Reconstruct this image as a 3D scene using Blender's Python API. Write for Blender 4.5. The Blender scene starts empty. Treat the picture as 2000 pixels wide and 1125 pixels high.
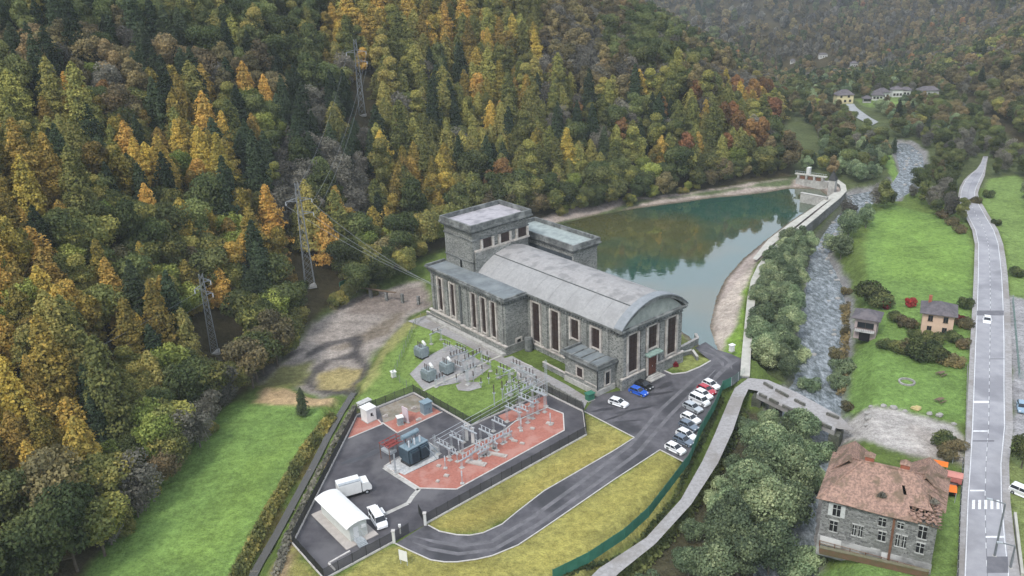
import bpy, math, random
import numpy as np
from mathutils import Vector, Matrix
random.seed(7); np.random.seed(7)
S = bpy.context.scene
COL = S.collection
PI = math.pi

# ------------------------------------------------------------------ camera, sky, sun, exposure
CAM_H = 90.0; FPX = 1700.0; PITCH = math.radians(21.95); ROLL = math.radians(-2.37)
_cp, _sp = math.cos(PITCH), math.sin(PITCH); _cr, _sr = math.cos(ROLL), math.sin(ROLL)
AF = np.array([0, _cp, -_sp]); _u = np.array([0, _sp, _cp]); _x = np.array([1.0, 0, 0])
AX = _x*_cr + _u*_sr; AU = -_x*_sr + _u*_cr
cd = bpy.data.cameras.new('camera'); cam = bpy.data.objects.new('camera', cd); COL.objects.link(cam)
cd.sensor_width = 36.0; cd.lens = 36.0*FPX/2000.0; cd.clip_start = 1.0; cd.clip_end = 9000.0
cam.matrix_world = Matrix(((AX[0], AU[0], -AF[0], 0), (AX[1], AU[1], -AF[1], 0), (AX[2], AU[2], -AF[2], CAM_H), (0, 0, 0, 1)))
S.camera = cam
SUN_EL, SUN_AZ = math.radians(52), math.radians(215)      # azimuth clockwise from +y
w = bpy.data.worlds.new('World'); S.world = w; w.use_nodes = True
nt = w.node_tree; nt.nodes.clear()
_o = nt.nodes.new('ShaderNodeOutputWorld'); _b = nt.nodes.new('ShaderNodeBackground')
_s = nt.nodes.new('ShaderNodeTexSky'); _s.sky_type = 'NISHITA'; _s.sun_disc = False
_s.sun_elevation = SUN_EL; _s.sun_rotation = SUN_AZ; _s.air_density = 1.0; _s.dust_density = 3.0; _s.ozone_density = 1.2
_m = nt.nodes.new('ShaderNodeMixRGB'); _m.inputs[0].default_value = 0.62; _m.inputs[2].default_value = (9.0, 9.7, 10.8, 1)   # closed cloud cover
nt.links.new(_s.outputs[0], _m.inputs[1]); nt.links.new(_m.outputs[0], _b.inputs[0]); _b.inputs[1].default_value = 0.09
nt.links.new(_b.outputs[0], _o.inputs[0])
sd = bpy.data.lights.new('sun', 'SUN'); sd.energy = 1.5; sd.angle = math.radians(14); sd.color = (1, .97, .92)
sun = bpy.data.objects.new('sun', sd); COL.objects.link(sun)
_d = Vector((math.sin(SUN_AZ)*math.cos(SUN_EL), math.cos(SUN_AZ)*math.cos(SUN_EL), math.sin(SUN_EL)))
sun.rotation_euler = _d.to_track_quat('Z', 'Y').to_euler()
S.view_settings.view_transform = 'Standard'; S.view_settings.look = 'None'; S.view_settings.gamma = 1
S.view_settings.use_curve_mapping = False; S.view_settings.exposure = 0.9
S.cycles.max_bounces = 5; S.cycles.diffuse_bounces = 3; S.cycles.glossy_bounces = 2; S.cycles.transmission_bounces = 2
S.cycles.volume_bounces = 2; S.cycles.caustics_reflective = False; S.cycles.caustics_refractive = False

# ------------------------------------------------------------------ survey helpers: measured photo points -> ground
def G(px, py, z=0.0):
    d = AX*(px-1000)/FPX - AU*(py-562.5)/FPX + AF
    t = (z-CAM_H)/d[2]
    return Vector((d[0]*t, d[1]*t, z))
def GX(l, z=0.0): return [tuple(G(a, b, z))[:2] for a, b in l]
def PROJ(x, y, z):
    v = np.array([x, y, z-CAM_H]); k = v @ AF
    return (1000+FPX*(v@AX)/k, 562.5-FPX*(v@AU)/k, k)

# ------------------------------------------------------------------ mesh helpers
class MB:
    def __init__(s): s.v = []; s.f = []
    def add(s, vs, fs):
        n = len(s.v); s.v += [tuple(p) for p in vs]; s.f += [tuple(i+n for i in f) for f in fs]; return s
    def box(s, x0, y0, z0, x1, y1, z1):
        return s.add([(x0,y0,z0),(x1,y0,z0),(x1,y1,z0),(x0,y1,z0),(x0,y0,z1),(x1,y0,z1),(x1,y1,z1),(x0,y1,z1)],
            [(0,3,2,1),(4,5,6,7),(0,1,5,4),(1,2,6,5),(2,3,7,6),(3,0,4,7)])
    def obox(s, c, ax, L, W, H, z0=0):     # box centred at c (x,y) with long axis angle ax
        ca, sa = math.cos(ax), math.sin(ax); vs = []
        for z in (z0, z0+H):
            for a, b in ((-1,-1),(1,-1),(1,1),(-1,1)):
                vs.append((c[0]+a*L/2*ca-b*W/2*sa, c[1]+a*L/2*sa+b*W/2*ca, z))
        return s.add(vs, [(0,3,2,1),(4,5,6,7),(0,1,5,4),(1,2,6,5),(2,3,7,6),(3,0,4,7)])
    def bar(s, a, b, r, n=4, r2=None):     # rod from a to b
        a = Vector(a); b = Vector(b); d = b-a
        if d.length < 1e-6: return s
        d.normalize(); u = d.orthogonal().normalized(); v = d.cross(u); r2 = r if r2 is None else r2
        vs = []
        for p, q in ((a, r), (b, r2)):
            for k in range(n):
                t = 2*PI*(k+.5)/n; vs.append(p+u*math.cos(t)*q+v*math.sin(t)*q)
        fs = [(k, (k+1) % n, n+(k+1) % n, n+k) for k in range(n)] + [tuple(range(n))[::-1], tuple(range(n, 2*n))]
        return s.add(vs, fs)
    def lathe(s, c, prof, n=10):           # prof: [(r,z)]
        vs = []
        for r, z in prof:
            for k in range(n): vs.append((c[0]+r*math.cos(2*PI*k/n), c[1]+r*math.sin(2*PI*k/n), c[2]+z))
        fs = []
        for i in range(len(prof)-1):
            for k in range(n): fs.append((i*n+k, i*n+(k+1) % n, (i+1)*n+(k+1) % n, (i+1)*n+k))
        fs += [tuple(range(n))[::-1], tuple(range((len(prof)-1)*n, len(prof)*n))]
        return s.add(vs, fs)
    def prism(s, poly, z0, z1):            # upright prism over an xy polygon
        n = len(poly); vs = [(p[0], p[1], z0) for p in poly]+[(p[0], p[1], z1) for p in poly]
        a = sum(poly[i][0]*poly[(i+1) % n][1]-poly[(i+1) % n][0]*poly[i][1] for i in range(n))
        fs = [(k, (k+1) % n, n+(k+1) % n, n+k) for k in range(n)] + [tuple(range(n))[::-1], tuple(range(n, 2*n))]
        if a < 0: fs = [f[::-1] for f in fs]
        return s.add(vs, fs)
    def xprism(s, prof, x0, x1, ax='x'):   # profile of (a,z) swept along x (or y)
        n = len(prof)
        if ax == 'x': vs = [(x0, a, z) for a, z in prof]+[(x1, a, z) for a, z in prof]
        else: vs = [(a, x0, z) for a, z in prof]+[(a, x1, z) for a, z in prof]
        fs = [(k, (k+1) % n, n+(k+1) % n, n+k) for k in range(n)] + [tuple(range(n))[::-1], tuple(range(n, 2*n))]
        return s.add(vs, fs)
    def ring(s, x0, y0, x1, y1, t, z0, z1):  # rectangular upstand, thickness t inwards, butted ends
        s.box(x0, y0, z0, x1, y0+t, z1); s.box(x0, y1-t, z0, x1, y1, z1)
        s.box(x0, y0+t, z0, x0+t, y1-t, z1); s.box(x1-t, y0+t, z0, x1, y1-t, z1); return s
    def build(s, name, mat, parent=None, smooth=False, loc=None):
        me = bpy.data.meshes.new(name); me.from_pydata(s.v, [], s.f); me.update()
        import bmesh
        bm = bmesh.new(); bm.from_mesh(me); bmesh.ops.recalc_face_normals(bm, faces=bm.faces); bm.to_mesh(me); bm.free()
        if mat: me.materials.append(mat)
        if smooth: me.polygons.foreach_set('use_smooth', [True]*len(me.polygons))
        o = bpy.data.objects.new(name, me); COL.objects.link(o)
        if parent is not None: o.parent = parent
        if loc is not None: o.location = loc
        return o
def tag(o, label=None, cat=None, group=None, kind=None):
    if label: o['label'] = label
    if cat: o['category'] = cat
    if group: o['group'] = group
    if kind: o['kind'] = kind
    return o
def thing(name, label, cat, loc=(0, 0, 0), rz=0, group=None):
    o = bpy.data.objects.new(name, None); COL.objects.link(o); o.location = loc; o.rotation_euler = (0, 0, rz)
    o.empty_display_size = .3
    return tag(o, label, cat, group)
def copy_tree(o, parent=None, loc=None, rz=None, label=None, group=None, mats=None):
    c = o.copy(); COL.objects.link(c)
    if parent is not None: c.parent = parent
    if loc is not None: c.location = loc
    if rz is not None: c.rotation_euler = (0, 0, rz)
    if label: c['label'] = label
    if group: c['group'] = group
    if mats and c.type == 'MESH' and c.material_slots:
        nm = c.material_slots[0].material
        if nm and nm.name in mats: c.data = mats_mesh(c.data, mats[nm.name])
    for ch in list(o.children): copy_tree(ch, c, mats=mats)
    return c
_mm = {}
def mats_mesh(me, mat):
    k = (me.name, mat.name)
    if k not in _mm:
        n = me.copy(); n.materials[0] = mat; _mm[k] = n
    return _mm[k]
def struct(name, bm, mat): return tag(bm.build(name, mat), kind='structure')

# ------------------------------------------------------------------ materials
def mat(name, col, rough=.8, metal=0, spec=.3):
    m = bpy.data.materials.new(name); m.use_nodes = True
    b = m.node_tree.nodes['Principled BSDF']; b.inputs['Base Color'].default_value = (*col, 1)
    b.inputs['Roughness'].default_value = rough; b.inputs['Metallic'].default_value = metal
    b.inputs['Specular IOR Level'].default_value = spec
    return m, m.node_tree, b
def N(t, typ, **k):
    n = t.nodes.new(typ)
    for a, v in k.items(): setattr(n, a, v)
    return n
def noisy(name, c1, c2, scale=1.0, rough=.85, c3=None, scale3=.12, f3=.5, bump=0, metal=0, spec=.25, detail=6, tex='noise', coord='Object', lo=.35, hi=.65, bscale=None):
    m, t, b = mat(name, c1, rough, metal, spec)
    tc = N(t, 'ShaderNodeTexCoord')
    n = N(t, 'ShaderNodeTexNoise'); n.inputs['Scale'].default_value = scale; n.inputs['Detail'].default_value = detail; n.inputs['Roughness'].default_value = .65
    t.links.new(tc.outputs[coord], n.inputs['Vector'])
    mr = N(t, 'ShaderNodeMapRange'); mr.inputs[1].default_value = lo; mr.inputs[2].default_value = hi
    t.links.new(n.outputs[0], mr.inputs[0])
    mx = N(t, 'ShaderNodeMixRGB'); mx.inputs[1].default_value = (*c1, 1); mx.inputs[2].default_value = (*c2, 1)
    t.links.new(mr.outputs[0], mx.inputs[0]); out = mx.outputs[0]
    if c3:
        n3 = N(t, 'ShaderNodeTexNoise'); n3.inputs['Scale'].default_value = scale3; n3.inputs['Detail'].default_value = 5
        t.links.new(tc.outputs[coord], n3.inputs['Vector'])
        m3 = N(t, 'ShaderNodeMapRange'); m3.inputs[1].default_value = .5; m3.inputs[2].default_value = .62; m3.inputs[4].default_value = f3
        t.links.new(n3.outputs[0], m3.inputs[0])
        x3 = N(t, 'ShaderNodeMixRGB'); x3.inputs[2].default_value = (*c3, 1)
        t.links.new(m3.outputs[0], x3.inputs[0]); t.links.new(out, x3.inputs[1]); out = x3.outputs[0]
    t.links.new(out, b.inputs['Base Color'])
    if bump:
        nb = N(t, 'ShaderNodeTexNoise'); nb.inputs['Scale'].default_value = bscale or scale*1.5; nb.inputs['Detail'].default_value = 4
        t.links.new(tc.outputs[coord], nb.inputs['Vector'])
        bp = N(t, 'ShaderNodeBump'); bp.inputs['Strength'].default_value = 1; bp.inputs['Distance'].default_value = bump
        t.links.new(nb.outputs[0], bp.inputs['Height']); t.links.new(bp.outputs[0], b.inputs['Normal'])
    return m
def masonry(name, c1, c2, joint, scale=1.6, stain=(.12, .12, .12)):
    m, t, b = mat(name, c1, .9, 0, .2)
    tc = N(t, 'ShaderNodeTexCoord'); mp = N(t, 'ShaderNodeMapping'); mp.inputs['Scale'].default_value = (1, 1, 1.7)
    t.links.new(tc.outputs['Object'], mp.inputs[0])
    v = N(t, 'ShaderNodeTexVoronoi'); v.inputs['Scale'].default_value = scale; t.links.new(mp.outputs[0], v.inputs['Vector'])
    v2 = N(t, 'ShaderNodeTexVoronoi', feature='DISTANCE_TO_EDGE'); v2.inputs['Scale'].default_value = scale; t.links.new(mp.outputs[0], v2.inputs['Vector'])
    sp = N(t, 'ShaderNodeSeparateColor'); t.links.new(v.outputs['Color'], sp.inputs[0])
    mx = N(t, 'ShaderNodeMixRGB'); mx.inputs[1].default_value = (*c1, 1); mx.inputs[2].default_value = (*c2, 1); t.links.new(sp.outputs[0], mx.inputs[0])
    mr = N(t, 'ShaderNodeMapRange'); mr.inputs[1].default_value = .02; mr.inputs[2].default_value = .07; t.links.new(v2.outputs['Distance'], mr.inputs[0])
    mj = N(t, 'ShaderNodeMixRGB'); mj.inputs[1].default_value = (*joint, 1); t.links.new(mr.outputs[0], mj.inputs[0]); t.links.new(mx.outputs[0], mj.inputs[2])
    n = N(t, 'ShaderNodeTexNoise'); n.inputs['Scale'].default_value = .22; n.inputs['Detail'].default_value = 7; t.links.new(tc.outputs['Object'], n.inputs['Vector'])
    m3 = N(t, 'ShaderNodeMapRange'); m3.inputs[1].default_value = .47; m3.inputs[2].default_value = .7; m3.inputs[4].default_value = .75; t.links.new(n.outputs[0], m3.inputs[0])
    st = N(t, 'ShaderNodeMixRGB'); st.inputs[2].default_value = (*stain, 1); t.links.new(m3.outputs[0], st.inputs[0]); t.links.new(mj.outputs[0], st.inputs[1])
    t.links.new(st.outputs[0], b.inputs['Base Color'])
    bp = N(t, 'ShaderNodeBump'); bp.inputs['Distance'].default_value = .06; t.links.new(mr.outputs[0], bp.inputs['Height']); t.links.new(bp.outputs[0], b.inputs['Normal'])
    return m
M = {}
M['stone'] = masonry('stone_masonry', (.37, .375, .35), (.13, .14, .135), (.38, .38, .36), 2.3, (.15, .155, .145))
M['trim'] = noisy('pale_stone_trim', (.60, .56, .51), (.36, .33, .30), 1.2, c3=(.24, .22, .21), scale3=.5, f3=.5)
M['cornice'] = noisy('weathered_cornice', (.17, .18, .175), (.075, .08, .08), .9, c3=(.30, .31, .30), scale3=.4, f3=.6)
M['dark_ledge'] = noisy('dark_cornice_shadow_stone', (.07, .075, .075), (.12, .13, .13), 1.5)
M['roofskin'] = noisy('pale_roof_sheet', (.335, .335, .33), (.27, .27, .27), 1.6, c3=(.23, .23, .23), scale3=.3, f3=.45, detail=9)
M['roofskin2'] = noisy('worn_roof_sheet', (.275, .265, .26), (.34, .335, .33), 1.3, c3=(.17, .17, .17), scale3=.35, f3=.6, detail=9)
M['flat_roof'] = noisy('flat_roof_felt', (.20, .225, .235), (.12, .135, .145), .5, c3=(.28, .31, .31), scale3=.25, f3=.5)
M['tower_roof'] = noisy('tower_roof_gravel', (.42, .40, .42), (.31, .30, .32), .8, c3=(.16, .16, .17), scale3=.35, f3=.5)
M['window'] = noisy('old_brown_glazing', (.05, .03, .027), (.02, .015, .015), 1.2, rough=.4, spec=.4)
M['mullion'] = noisy('brown_window_bars', (.07, .042, .037), (.035, .022, .02), 3)
M['door_wood'] = noisy('red_brown_door', (.13, .045, .03), (.07, .028, .02), 2.5)
M['asphalt'] = noisy('asphalt', (.125, .12, .13), (.068, .066, .074), .35, rough=.7, c3=(.038, .038, .043), scale3=.11, f3=.85, detail=9, bump=.01, bscale=8)
M['yard_asphalt'] = noisy('yard_asphalt', (.095, .09, .098), (.05, .048, .055), .3, rough=.65, c3=(.14, .135, .14), scale3=.12, f3=.6, detail=9)
M['road'] = noisy('road_asphalt', (.34, .34, .36), (.26, .26, .28), .25, rough=.8, c3=(.17, .17, .19), scale3=.08, f3=.6, detail=8)
M['patch'] = noisy('asphalt_repair', (.12, .12, .135), (.16, .16, .175), .8)
M['gravel'] = noisy('pale_gravel', (.36, .35, .35), (.25, .24, .235), 1.5, c3=(.20, .18, .16), scale3=.12, f3=.6, detail=10, bump=.03, bscale=5)
M['redgravel'] = noisy('red_gravel', (.40, .16, .12), (.28, .11, .085), 2.2, c3=(.42, .23, .19), scale3=.3, f3=.6, detail=9)
M['whitegravel'] = noisy('white_gravel', (.55, .55, .54), (.32, .33, .33), 2.0, detail=9)
M['oldgravel'] = noisy('old_gravel', (.20, .16, .11), (.27, .25, .22), 1.0, c3=(.10, .10, .06), scale3=.3, detail=9)
M['concrete'] = noisy('concrete', (.48, .47, .44), (.34, .33, .31), 1.2, c3=(.24, .23, .21), scale3=.3, f3=.5)
M['kerb'] = noisy('kerb_stone', (.58, .56, .53), (.42, .40, .38), 1.5)
M['slab'] = noisy('concrete_slab', (.45, .41, .38), (.36, .33, .30), 1.0)
M['fence'] = noisy('black_fence_steel', (.028, .03, .032), (.045, .045, .045), 3, rough=.55)
M['oldfence'] = noisy('concrete_slat_fence', (.30, .30, .28), (.19, .19, .17), 2)
M['greenfence'] = noisy('green_fence_screen', (.03, .13, .085), (.05, .19, .13), .35, rough=.6)
M['galv'] = noisy('galvanised_steel', (.46, .49, .51), (.34, .37, .39), 2.5, rough=.5, metal=.25)
M['pylonsteel'] = noisy('pylon_steel', (.24, .26, .27), (.18, .19, .20), 1.0, rough=.55)
M['porcelain'] = noisy('grey_insulator', (.50, .53, .55), (.38, .40, .42), 3, rough=.3, spec=.5)
M['brownins'] = noisy('dark_insulator', (.045, .03, .028), (.075, .05, .045), 3, rough=.3, spec=.5)
M['transformer'] = noisy('blue_grey_paint', (.055, .085, .11), (.035, .055, .075), 1.5, rough=.5)
M['transformer_top'] = noisy('pale_blue_paint', (.22, .29, .33), (.15, .21, .25), 1.5, rough=.5)
M['oldtrans'] = noisy('grey_green_paint', (.30, .35, .36), (.20, .24, .25), 1.5, rough=.55)
M['whitemetal'] = noisy('white_sheet_metal', (.76, .76, .74), (.68, .68, .66), .8, rough=.45)
M['shedwall'] = noisy('shed_wall_panel', (.60, .62, .58), (.53, .55, .51), .8, rough=.6)
M['redpaint'] = noisy('red_paint', (.27, .06, .055), (.19, .045, .04), 2, rough=.6)
M['orange'] = noisy('orange_fabric', (.72, .17, .02), (.58, .13, .02), 1.2, rough=.7)
M['tile'] = noisy('roof_tile', (.37, .235, .18), (.19, .125, .10), 2.6, c3=(.13, .10, .065), scale3=.45, f3=.75, detail=10, bump=.10, bscale=4, lo=.4, hi=.6)
M['greytile'] = noisy('grey_roof_tile', (.13, .12, .13), (.08, .072, .08), 1.5, c3=(.17, .15, .155), scale3=.5)
M['ruinstone'] = masonry('villa_rubble', (.32, .32, .31), (.11, .11, .11), (.36, .36, .35), 2.2, (.16, .165, .15))
M['plaster'] = noisy('peeling_plaster', (.52, .52, .50), (.33, .33, .32), .9)
M['cream'] = noisy('cream_plaster', (.62, .45, .33), (.54, .39, .29), .6)
M['creamy'] = noisy('yellow_plaster', (.66, .58, .34), (.6, .53, .32), .3)
M['whiteplaster'] = noisy('white_plaster', (.62, .62, .60), (.52, .52, .5), .3)
M['brick'] = noisy('red_brick', (.36, .12, .075), (.27, .095, .06), 3)
M['darkglass'] = mat('dark_glass', (.018, .022, .028), .12, 0, .5)[0]
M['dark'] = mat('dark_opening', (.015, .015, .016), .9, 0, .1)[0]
M['rubber'] = mat('tyre_rubber', (.02, .02, .021), .85, 0, .2)[0]
M['shutter'] = noisy('shutter_white', (.55, .56, .55), (.42, .43, .42), 2)
M['woodbrown'] = noisy('weathered_wood', (.17, .12, .08), (.10, .07, .05), 2)
M['lampsteel'] = noisy('dull_lamp_steel', (.17, .19, .20), (.13, .14, .15), 1.5, rough=.6)
M['rust'] = noisy('rusty_steel', (.20, .10, .06), (.12, .06, .04), 2)
M['stonewall'] = masonry('retaining_wall_stone', (.24, .24, .235), (.13, .135, .13), (.3, .3, .29), 1.2, (.10, .11, .09))
M['walltop'] = noisy('pale_wall_top', (.48, .47, .42), (.36, .35, .31), .5)
M['whitepaint'] = noisy('road_paint', (.72, .73, .74), (.45, .46, .48), 1.6, lo=.45, hi=.75)
M['rock'] = noisy('boulder', (.38, .37, .35), (.22, .21, .20), .8, bump=.1, bscale=1.5)
M['ditchrock'] = noisy('ditch_stone', (.17, .155, .135), (.09, .085, .07), .9)
M['bark'] = noisy('bark', (.085, .065, .05), (.13, .11, .09), 2)
M['palebark'] = noisy('pale_bark', (.20, .18, .15), (.12, .10, .085), 2)
CARP = {}
for nm, c in dict(white=(.78, .79, .80), blue=(.015, .10, .52), black=(.015, .016, .018), grey=(.17, .21, .26), red=(.42, .012, .03), silver=(.48, .51, .53), lightblue=(.28, .40, .50)).items():
    m_, t_, b_ = mat('car_paint_'+nm, c, .28, .0 if nm in ('white', 'red', 'blue') else .4, .5); b_.inputs['Coat Weight'].default_value = .5; CARP[nm] = m_
M['lamp_white'] = mat('headlight_lens', (.7, .72, .74), .1, 0, .6)[0]
M['lamp_red'] = mat('tail_light_lens', (.4, .02, .02), .2, 0, .5)[0]

KKL = {'golden_needles': 1.8, 'dark_needles': 1.45, 'willow_leaves': 2.35, 'mid_green_leaves': 1.7, 'rusty_leaves': 1.55, 'orange_leaves': 1.4, 'yellow_green_needles': 2.1, 'brown_leaves': 1.9, 'thin_grey_brown_leaves': 1.7}
# leaf materials : colour from clump tint, then per-tree shift
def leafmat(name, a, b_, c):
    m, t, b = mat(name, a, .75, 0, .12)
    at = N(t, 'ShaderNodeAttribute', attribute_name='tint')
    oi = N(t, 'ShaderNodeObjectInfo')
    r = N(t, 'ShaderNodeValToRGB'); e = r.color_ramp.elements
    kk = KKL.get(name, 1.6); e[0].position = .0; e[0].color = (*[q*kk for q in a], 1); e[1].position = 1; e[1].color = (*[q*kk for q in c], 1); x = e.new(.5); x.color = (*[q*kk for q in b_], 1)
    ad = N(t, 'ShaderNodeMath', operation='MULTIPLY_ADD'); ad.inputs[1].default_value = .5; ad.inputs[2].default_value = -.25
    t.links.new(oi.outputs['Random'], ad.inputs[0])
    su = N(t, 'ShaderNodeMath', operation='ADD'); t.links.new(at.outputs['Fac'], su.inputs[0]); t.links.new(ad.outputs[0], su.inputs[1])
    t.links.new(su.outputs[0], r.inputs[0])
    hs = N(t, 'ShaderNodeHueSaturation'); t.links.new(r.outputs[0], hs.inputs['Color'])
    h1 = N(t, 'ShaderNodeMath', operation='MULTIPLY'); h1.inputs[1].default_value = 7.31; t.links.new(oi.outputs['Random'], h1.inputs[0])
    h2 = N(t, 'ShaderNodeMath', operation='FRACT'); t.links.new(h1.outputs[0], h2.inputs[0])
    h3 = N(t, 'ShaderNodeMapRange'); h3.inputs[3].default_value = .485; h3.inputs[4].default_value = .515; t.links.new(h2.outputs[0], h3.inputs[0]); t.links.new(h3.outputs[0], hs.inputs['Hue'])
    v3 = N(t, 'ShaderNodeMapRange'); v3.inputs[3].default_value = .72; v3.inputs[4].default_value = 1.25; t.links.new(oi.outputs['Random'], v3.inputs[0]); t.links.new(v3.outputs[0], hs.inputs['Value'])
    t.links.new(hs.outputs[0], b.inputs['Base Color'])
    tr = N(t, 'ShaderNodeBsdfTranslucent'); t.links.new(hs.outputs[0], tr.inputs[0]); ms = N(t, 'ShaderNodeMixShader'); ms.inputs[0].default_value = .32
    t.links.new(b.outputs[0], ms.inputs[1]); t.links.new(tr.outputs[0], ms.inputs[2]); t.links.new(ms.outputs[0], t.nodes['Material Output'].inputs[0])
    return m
L = {}
L['gold'] = leafmat('golden_needles', (.085, .085, .03), (.20, .155, .042), (.40, .265, .06))
L['olive'] = leafmat('yellow_green_needles', (.05, .062, .026), (.105, .11, .036), (.20, .175, .05))
L['dark'] = leafmat('dark_needles', (.018, .030, .018), (.034, .050, .027), (.06, .078, .04))
L['green'] = leafmat('mid_green_leaves', (.036, .050, .022), (.075, .092, .036), (.13, .14, .05))
L['brown'] = leafmat('brown_leaves', (.065, .06, .036), (.12, .10, .052), (.19, .145, .065))
L['grey'] = leafmat('thin_grey_brown_leaves', (.065, .065, .055), (.105, .10, .083), (.155, .145, .115))
L['orange'] = leafmat('orange_leaves', (.20, .11, .03), (.38, .20, .04), (.56, .30, .06))
L['rust'] = leafmat('rusty_leaves', (.11, .065, .036), (.19, .10, .045), (.27, .15, .06))
L['willow'] = leafmat('willow_leaves', (.05, .07, .042), (.10, .13, .07), (.19, .215, .12))
L['lime'] = leafmat('lime_leaves', (.085, .11, .03), (.15, .18, .045), (.25, .27, .07))
L['red'] = leafmat('red_leaves', (.12, .012, .015), (.22, .03, .025), (.32, .06, .04))

# ------------------------------------------------------------------ terrain
def pdist(X, Y, poly, closed=True):
    """distance to the outline and inside mask"""
    p = np.array(poly, float); n = len(p); D = np.full(X.shape, 1e9); ins = np.zeros(X.shape, bool)
    for i in range(n if closed else n-1):
        a = p[i]; b = p[(i+1) % n]; d = b-a; L2 = max(d @ d, 1e-9)
        t = np.clip(((X-a[0])*d[0]+(Y-a[1])*d[1])/L2, 0, 1)
        D = np.minimum(D, np.hypot(X-a[0]-t*d[0], Y-a[1]-t*d[1]))
        if closed:
            c = ((a[1] > Y) != (b[1] > Y))
            with np.errstate(divide='ignore', invalid='ignore'): xi = a[0]+(Y-a[1])/(b[1]-a[1]+1e-12)*d[0]
            ins ^= c & (X < xi)
    return D, ins
def vnoise(X, Y, sc, seed=0):
    x = X/sc; y = Y/sc; xi = np.floor(x).astype(np.int64); yi = np.floor(y).astype(np.int64); fx = x-xi; fy = y-yi
    def h(a, b):
        v = (a*374761393 + b*668265263 + seed*982451653) & 0x7fffffff
        v = ((v ^ (v >> 13))*1274126177) & 0x7fffffff
        return ((v ^ (v >> 16)) & 0xffff)/65535.0
    u = fx*fx*(3-2*fx); v = fy*fy*(3-2*fy)
    return (h(xi, yi)*(1-u)+h(xi+1, yi)*u)*(1-v)+(h(xi, yi+1)*(1-u)+h(xi+1, yi+1)*u)*v
def fbm(X, Y, sc, seed=0, o=4):
    r = 0; a = 1; tot = 0
    for k in range(o): r = r+a*vnoise(X, Y, sc/2**k, seed+k*17); tot += a; a *= .5
    return r/tot
P = {}
P['lefthill'] = [(-100, -300), (-88, 20), (-76, 90)] + GX([(165,1125),(276,990),(337,920),(399,835),(450,790),(500,745),(548,690),(600,630),(650,592),(690,570),(760,528),(830,500),(950,455),(1050,425),(1150,400),(1250,383),(1350,370),(1440,360),(1550,343)]) + \
    [(118,352), (112,378), (128,405), (144,440), (138,480), (156,530), (180,580), (199,630), (196,668), (165,720), (100,800), (0,880), (-200,960), (-1400,1000), (-1500,-300)]
P['righthill'] = [(150,-200), (152,120), (162,215), (178,268), (200,305), (214,350), (232,420), (262,520), (300,640), (342,760), (362,880), (350,990), (290,1070), (180,1130), (0,1180), (-500,1290), (-1500,1500), (-1500,3200), (2600,3200), (2600,-300)]
P['basin'] = GX([(1085,440),(1160,422),(1240,408),(1330,396),(1400,386),(1450,382),(1500,376),(1545,368),(1600,370),(1618,384),(1590,402),(1545,430),(1495,468),(1450,505),(1415,545),(1398,580),(1390,615),(1384,640),(1394,665),(1402,692),(1380,690),(1366,672),(1340,652),(1320,640),(1150,560),(1050,490),(1030,460)], -2.5)
P['river'] = GX([(1470,1180),(1475,1050),(1478,950),(1495,870),(1515,800),(1553,745),(1562,640),(1576,560),(1583,500),(1608,462),(1632,432),(1655,412),(1655,392),(1700,384),(1740,372),(1757,348),(1750,325),(1748,303),(1756,296),(1772,298),(1798,318),(1804,348),(1792,378),(1752,398),(1745,412),(1690,412),(1650,440),(1630,470),(1615,500),(1645,560),(1657,640),(1644,740),(1642,800),(1632,860),(1600,960),(1588,1050),(1590,1180)], -5)
P['strip'] = GX([(1462,700),(1470,600),(1485,545),(1515,497),(1560,455),(1625,405),(1650,385),(1665,400),(1625,430),(1600,470),(1575,520),(1560,640),(1552,745),(1500,735)], -3)
P['lowbank'] = GX([(1440,770),(1400,860),(1360,930),(1270,1030),(1200,1110),(1170,1180),(1480,1180),(1500,860),(1515,795)], -1)
P['bed'] = GX([(505,752),(540,712),(562,690),(600,645),(655,600),(690,580),(760,560),(825,548),(838,600),(800,620),(765,655),(735,690),(715,720),(700,745),(672,768),(625,778),(592,765),(570,745),(540,750)], -1.2)
DITCH = GX([(690,765),(668,800),(640,850),(610,910),(575,975),(540,1040),(505,1100),(480,1150)], -1.5)
P['flat'] = GX([(560,1070),(640,1180),(1100,1180),(1180,1110),(1300,1010),(1380,880),(1430,775),(1560,785),(1700,860),(1700,800),(1460,715),(1440,640),(1330,640),(1240,560),(1180,500),(1060,430),(960,395),(850,480),(826,560),(832,605),(795,640),(745,700),(700,760),(690,800)])
P['edge'] = [(93, 85), (62, 95), (66, 130), (74, 160), (84, 190), (90, 220), (96, 250), (110, 270), (150, 280), (170, 270)]
NEARX = np.concatenate([-1500+np.array([0, 150, 300, 450, 600, 730, 840, 930, 1010, 1080, 1140, 1190, 1230, 1265, 1295, 1320, 1342, 1360, 1375, 1388]), np.arange(-108, 216, 1.0), 216+np.cumsum(1.5*1.075**np.arange(62))])
NEARY = np.concatenate([np.array([-300, -200, -120, -60, -20, 10, 35, 55, 70, 80]), np.arange(88, 350, 1.0), 350+np.cumsum(1.2*1.045**np.arange(106))])
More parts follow.
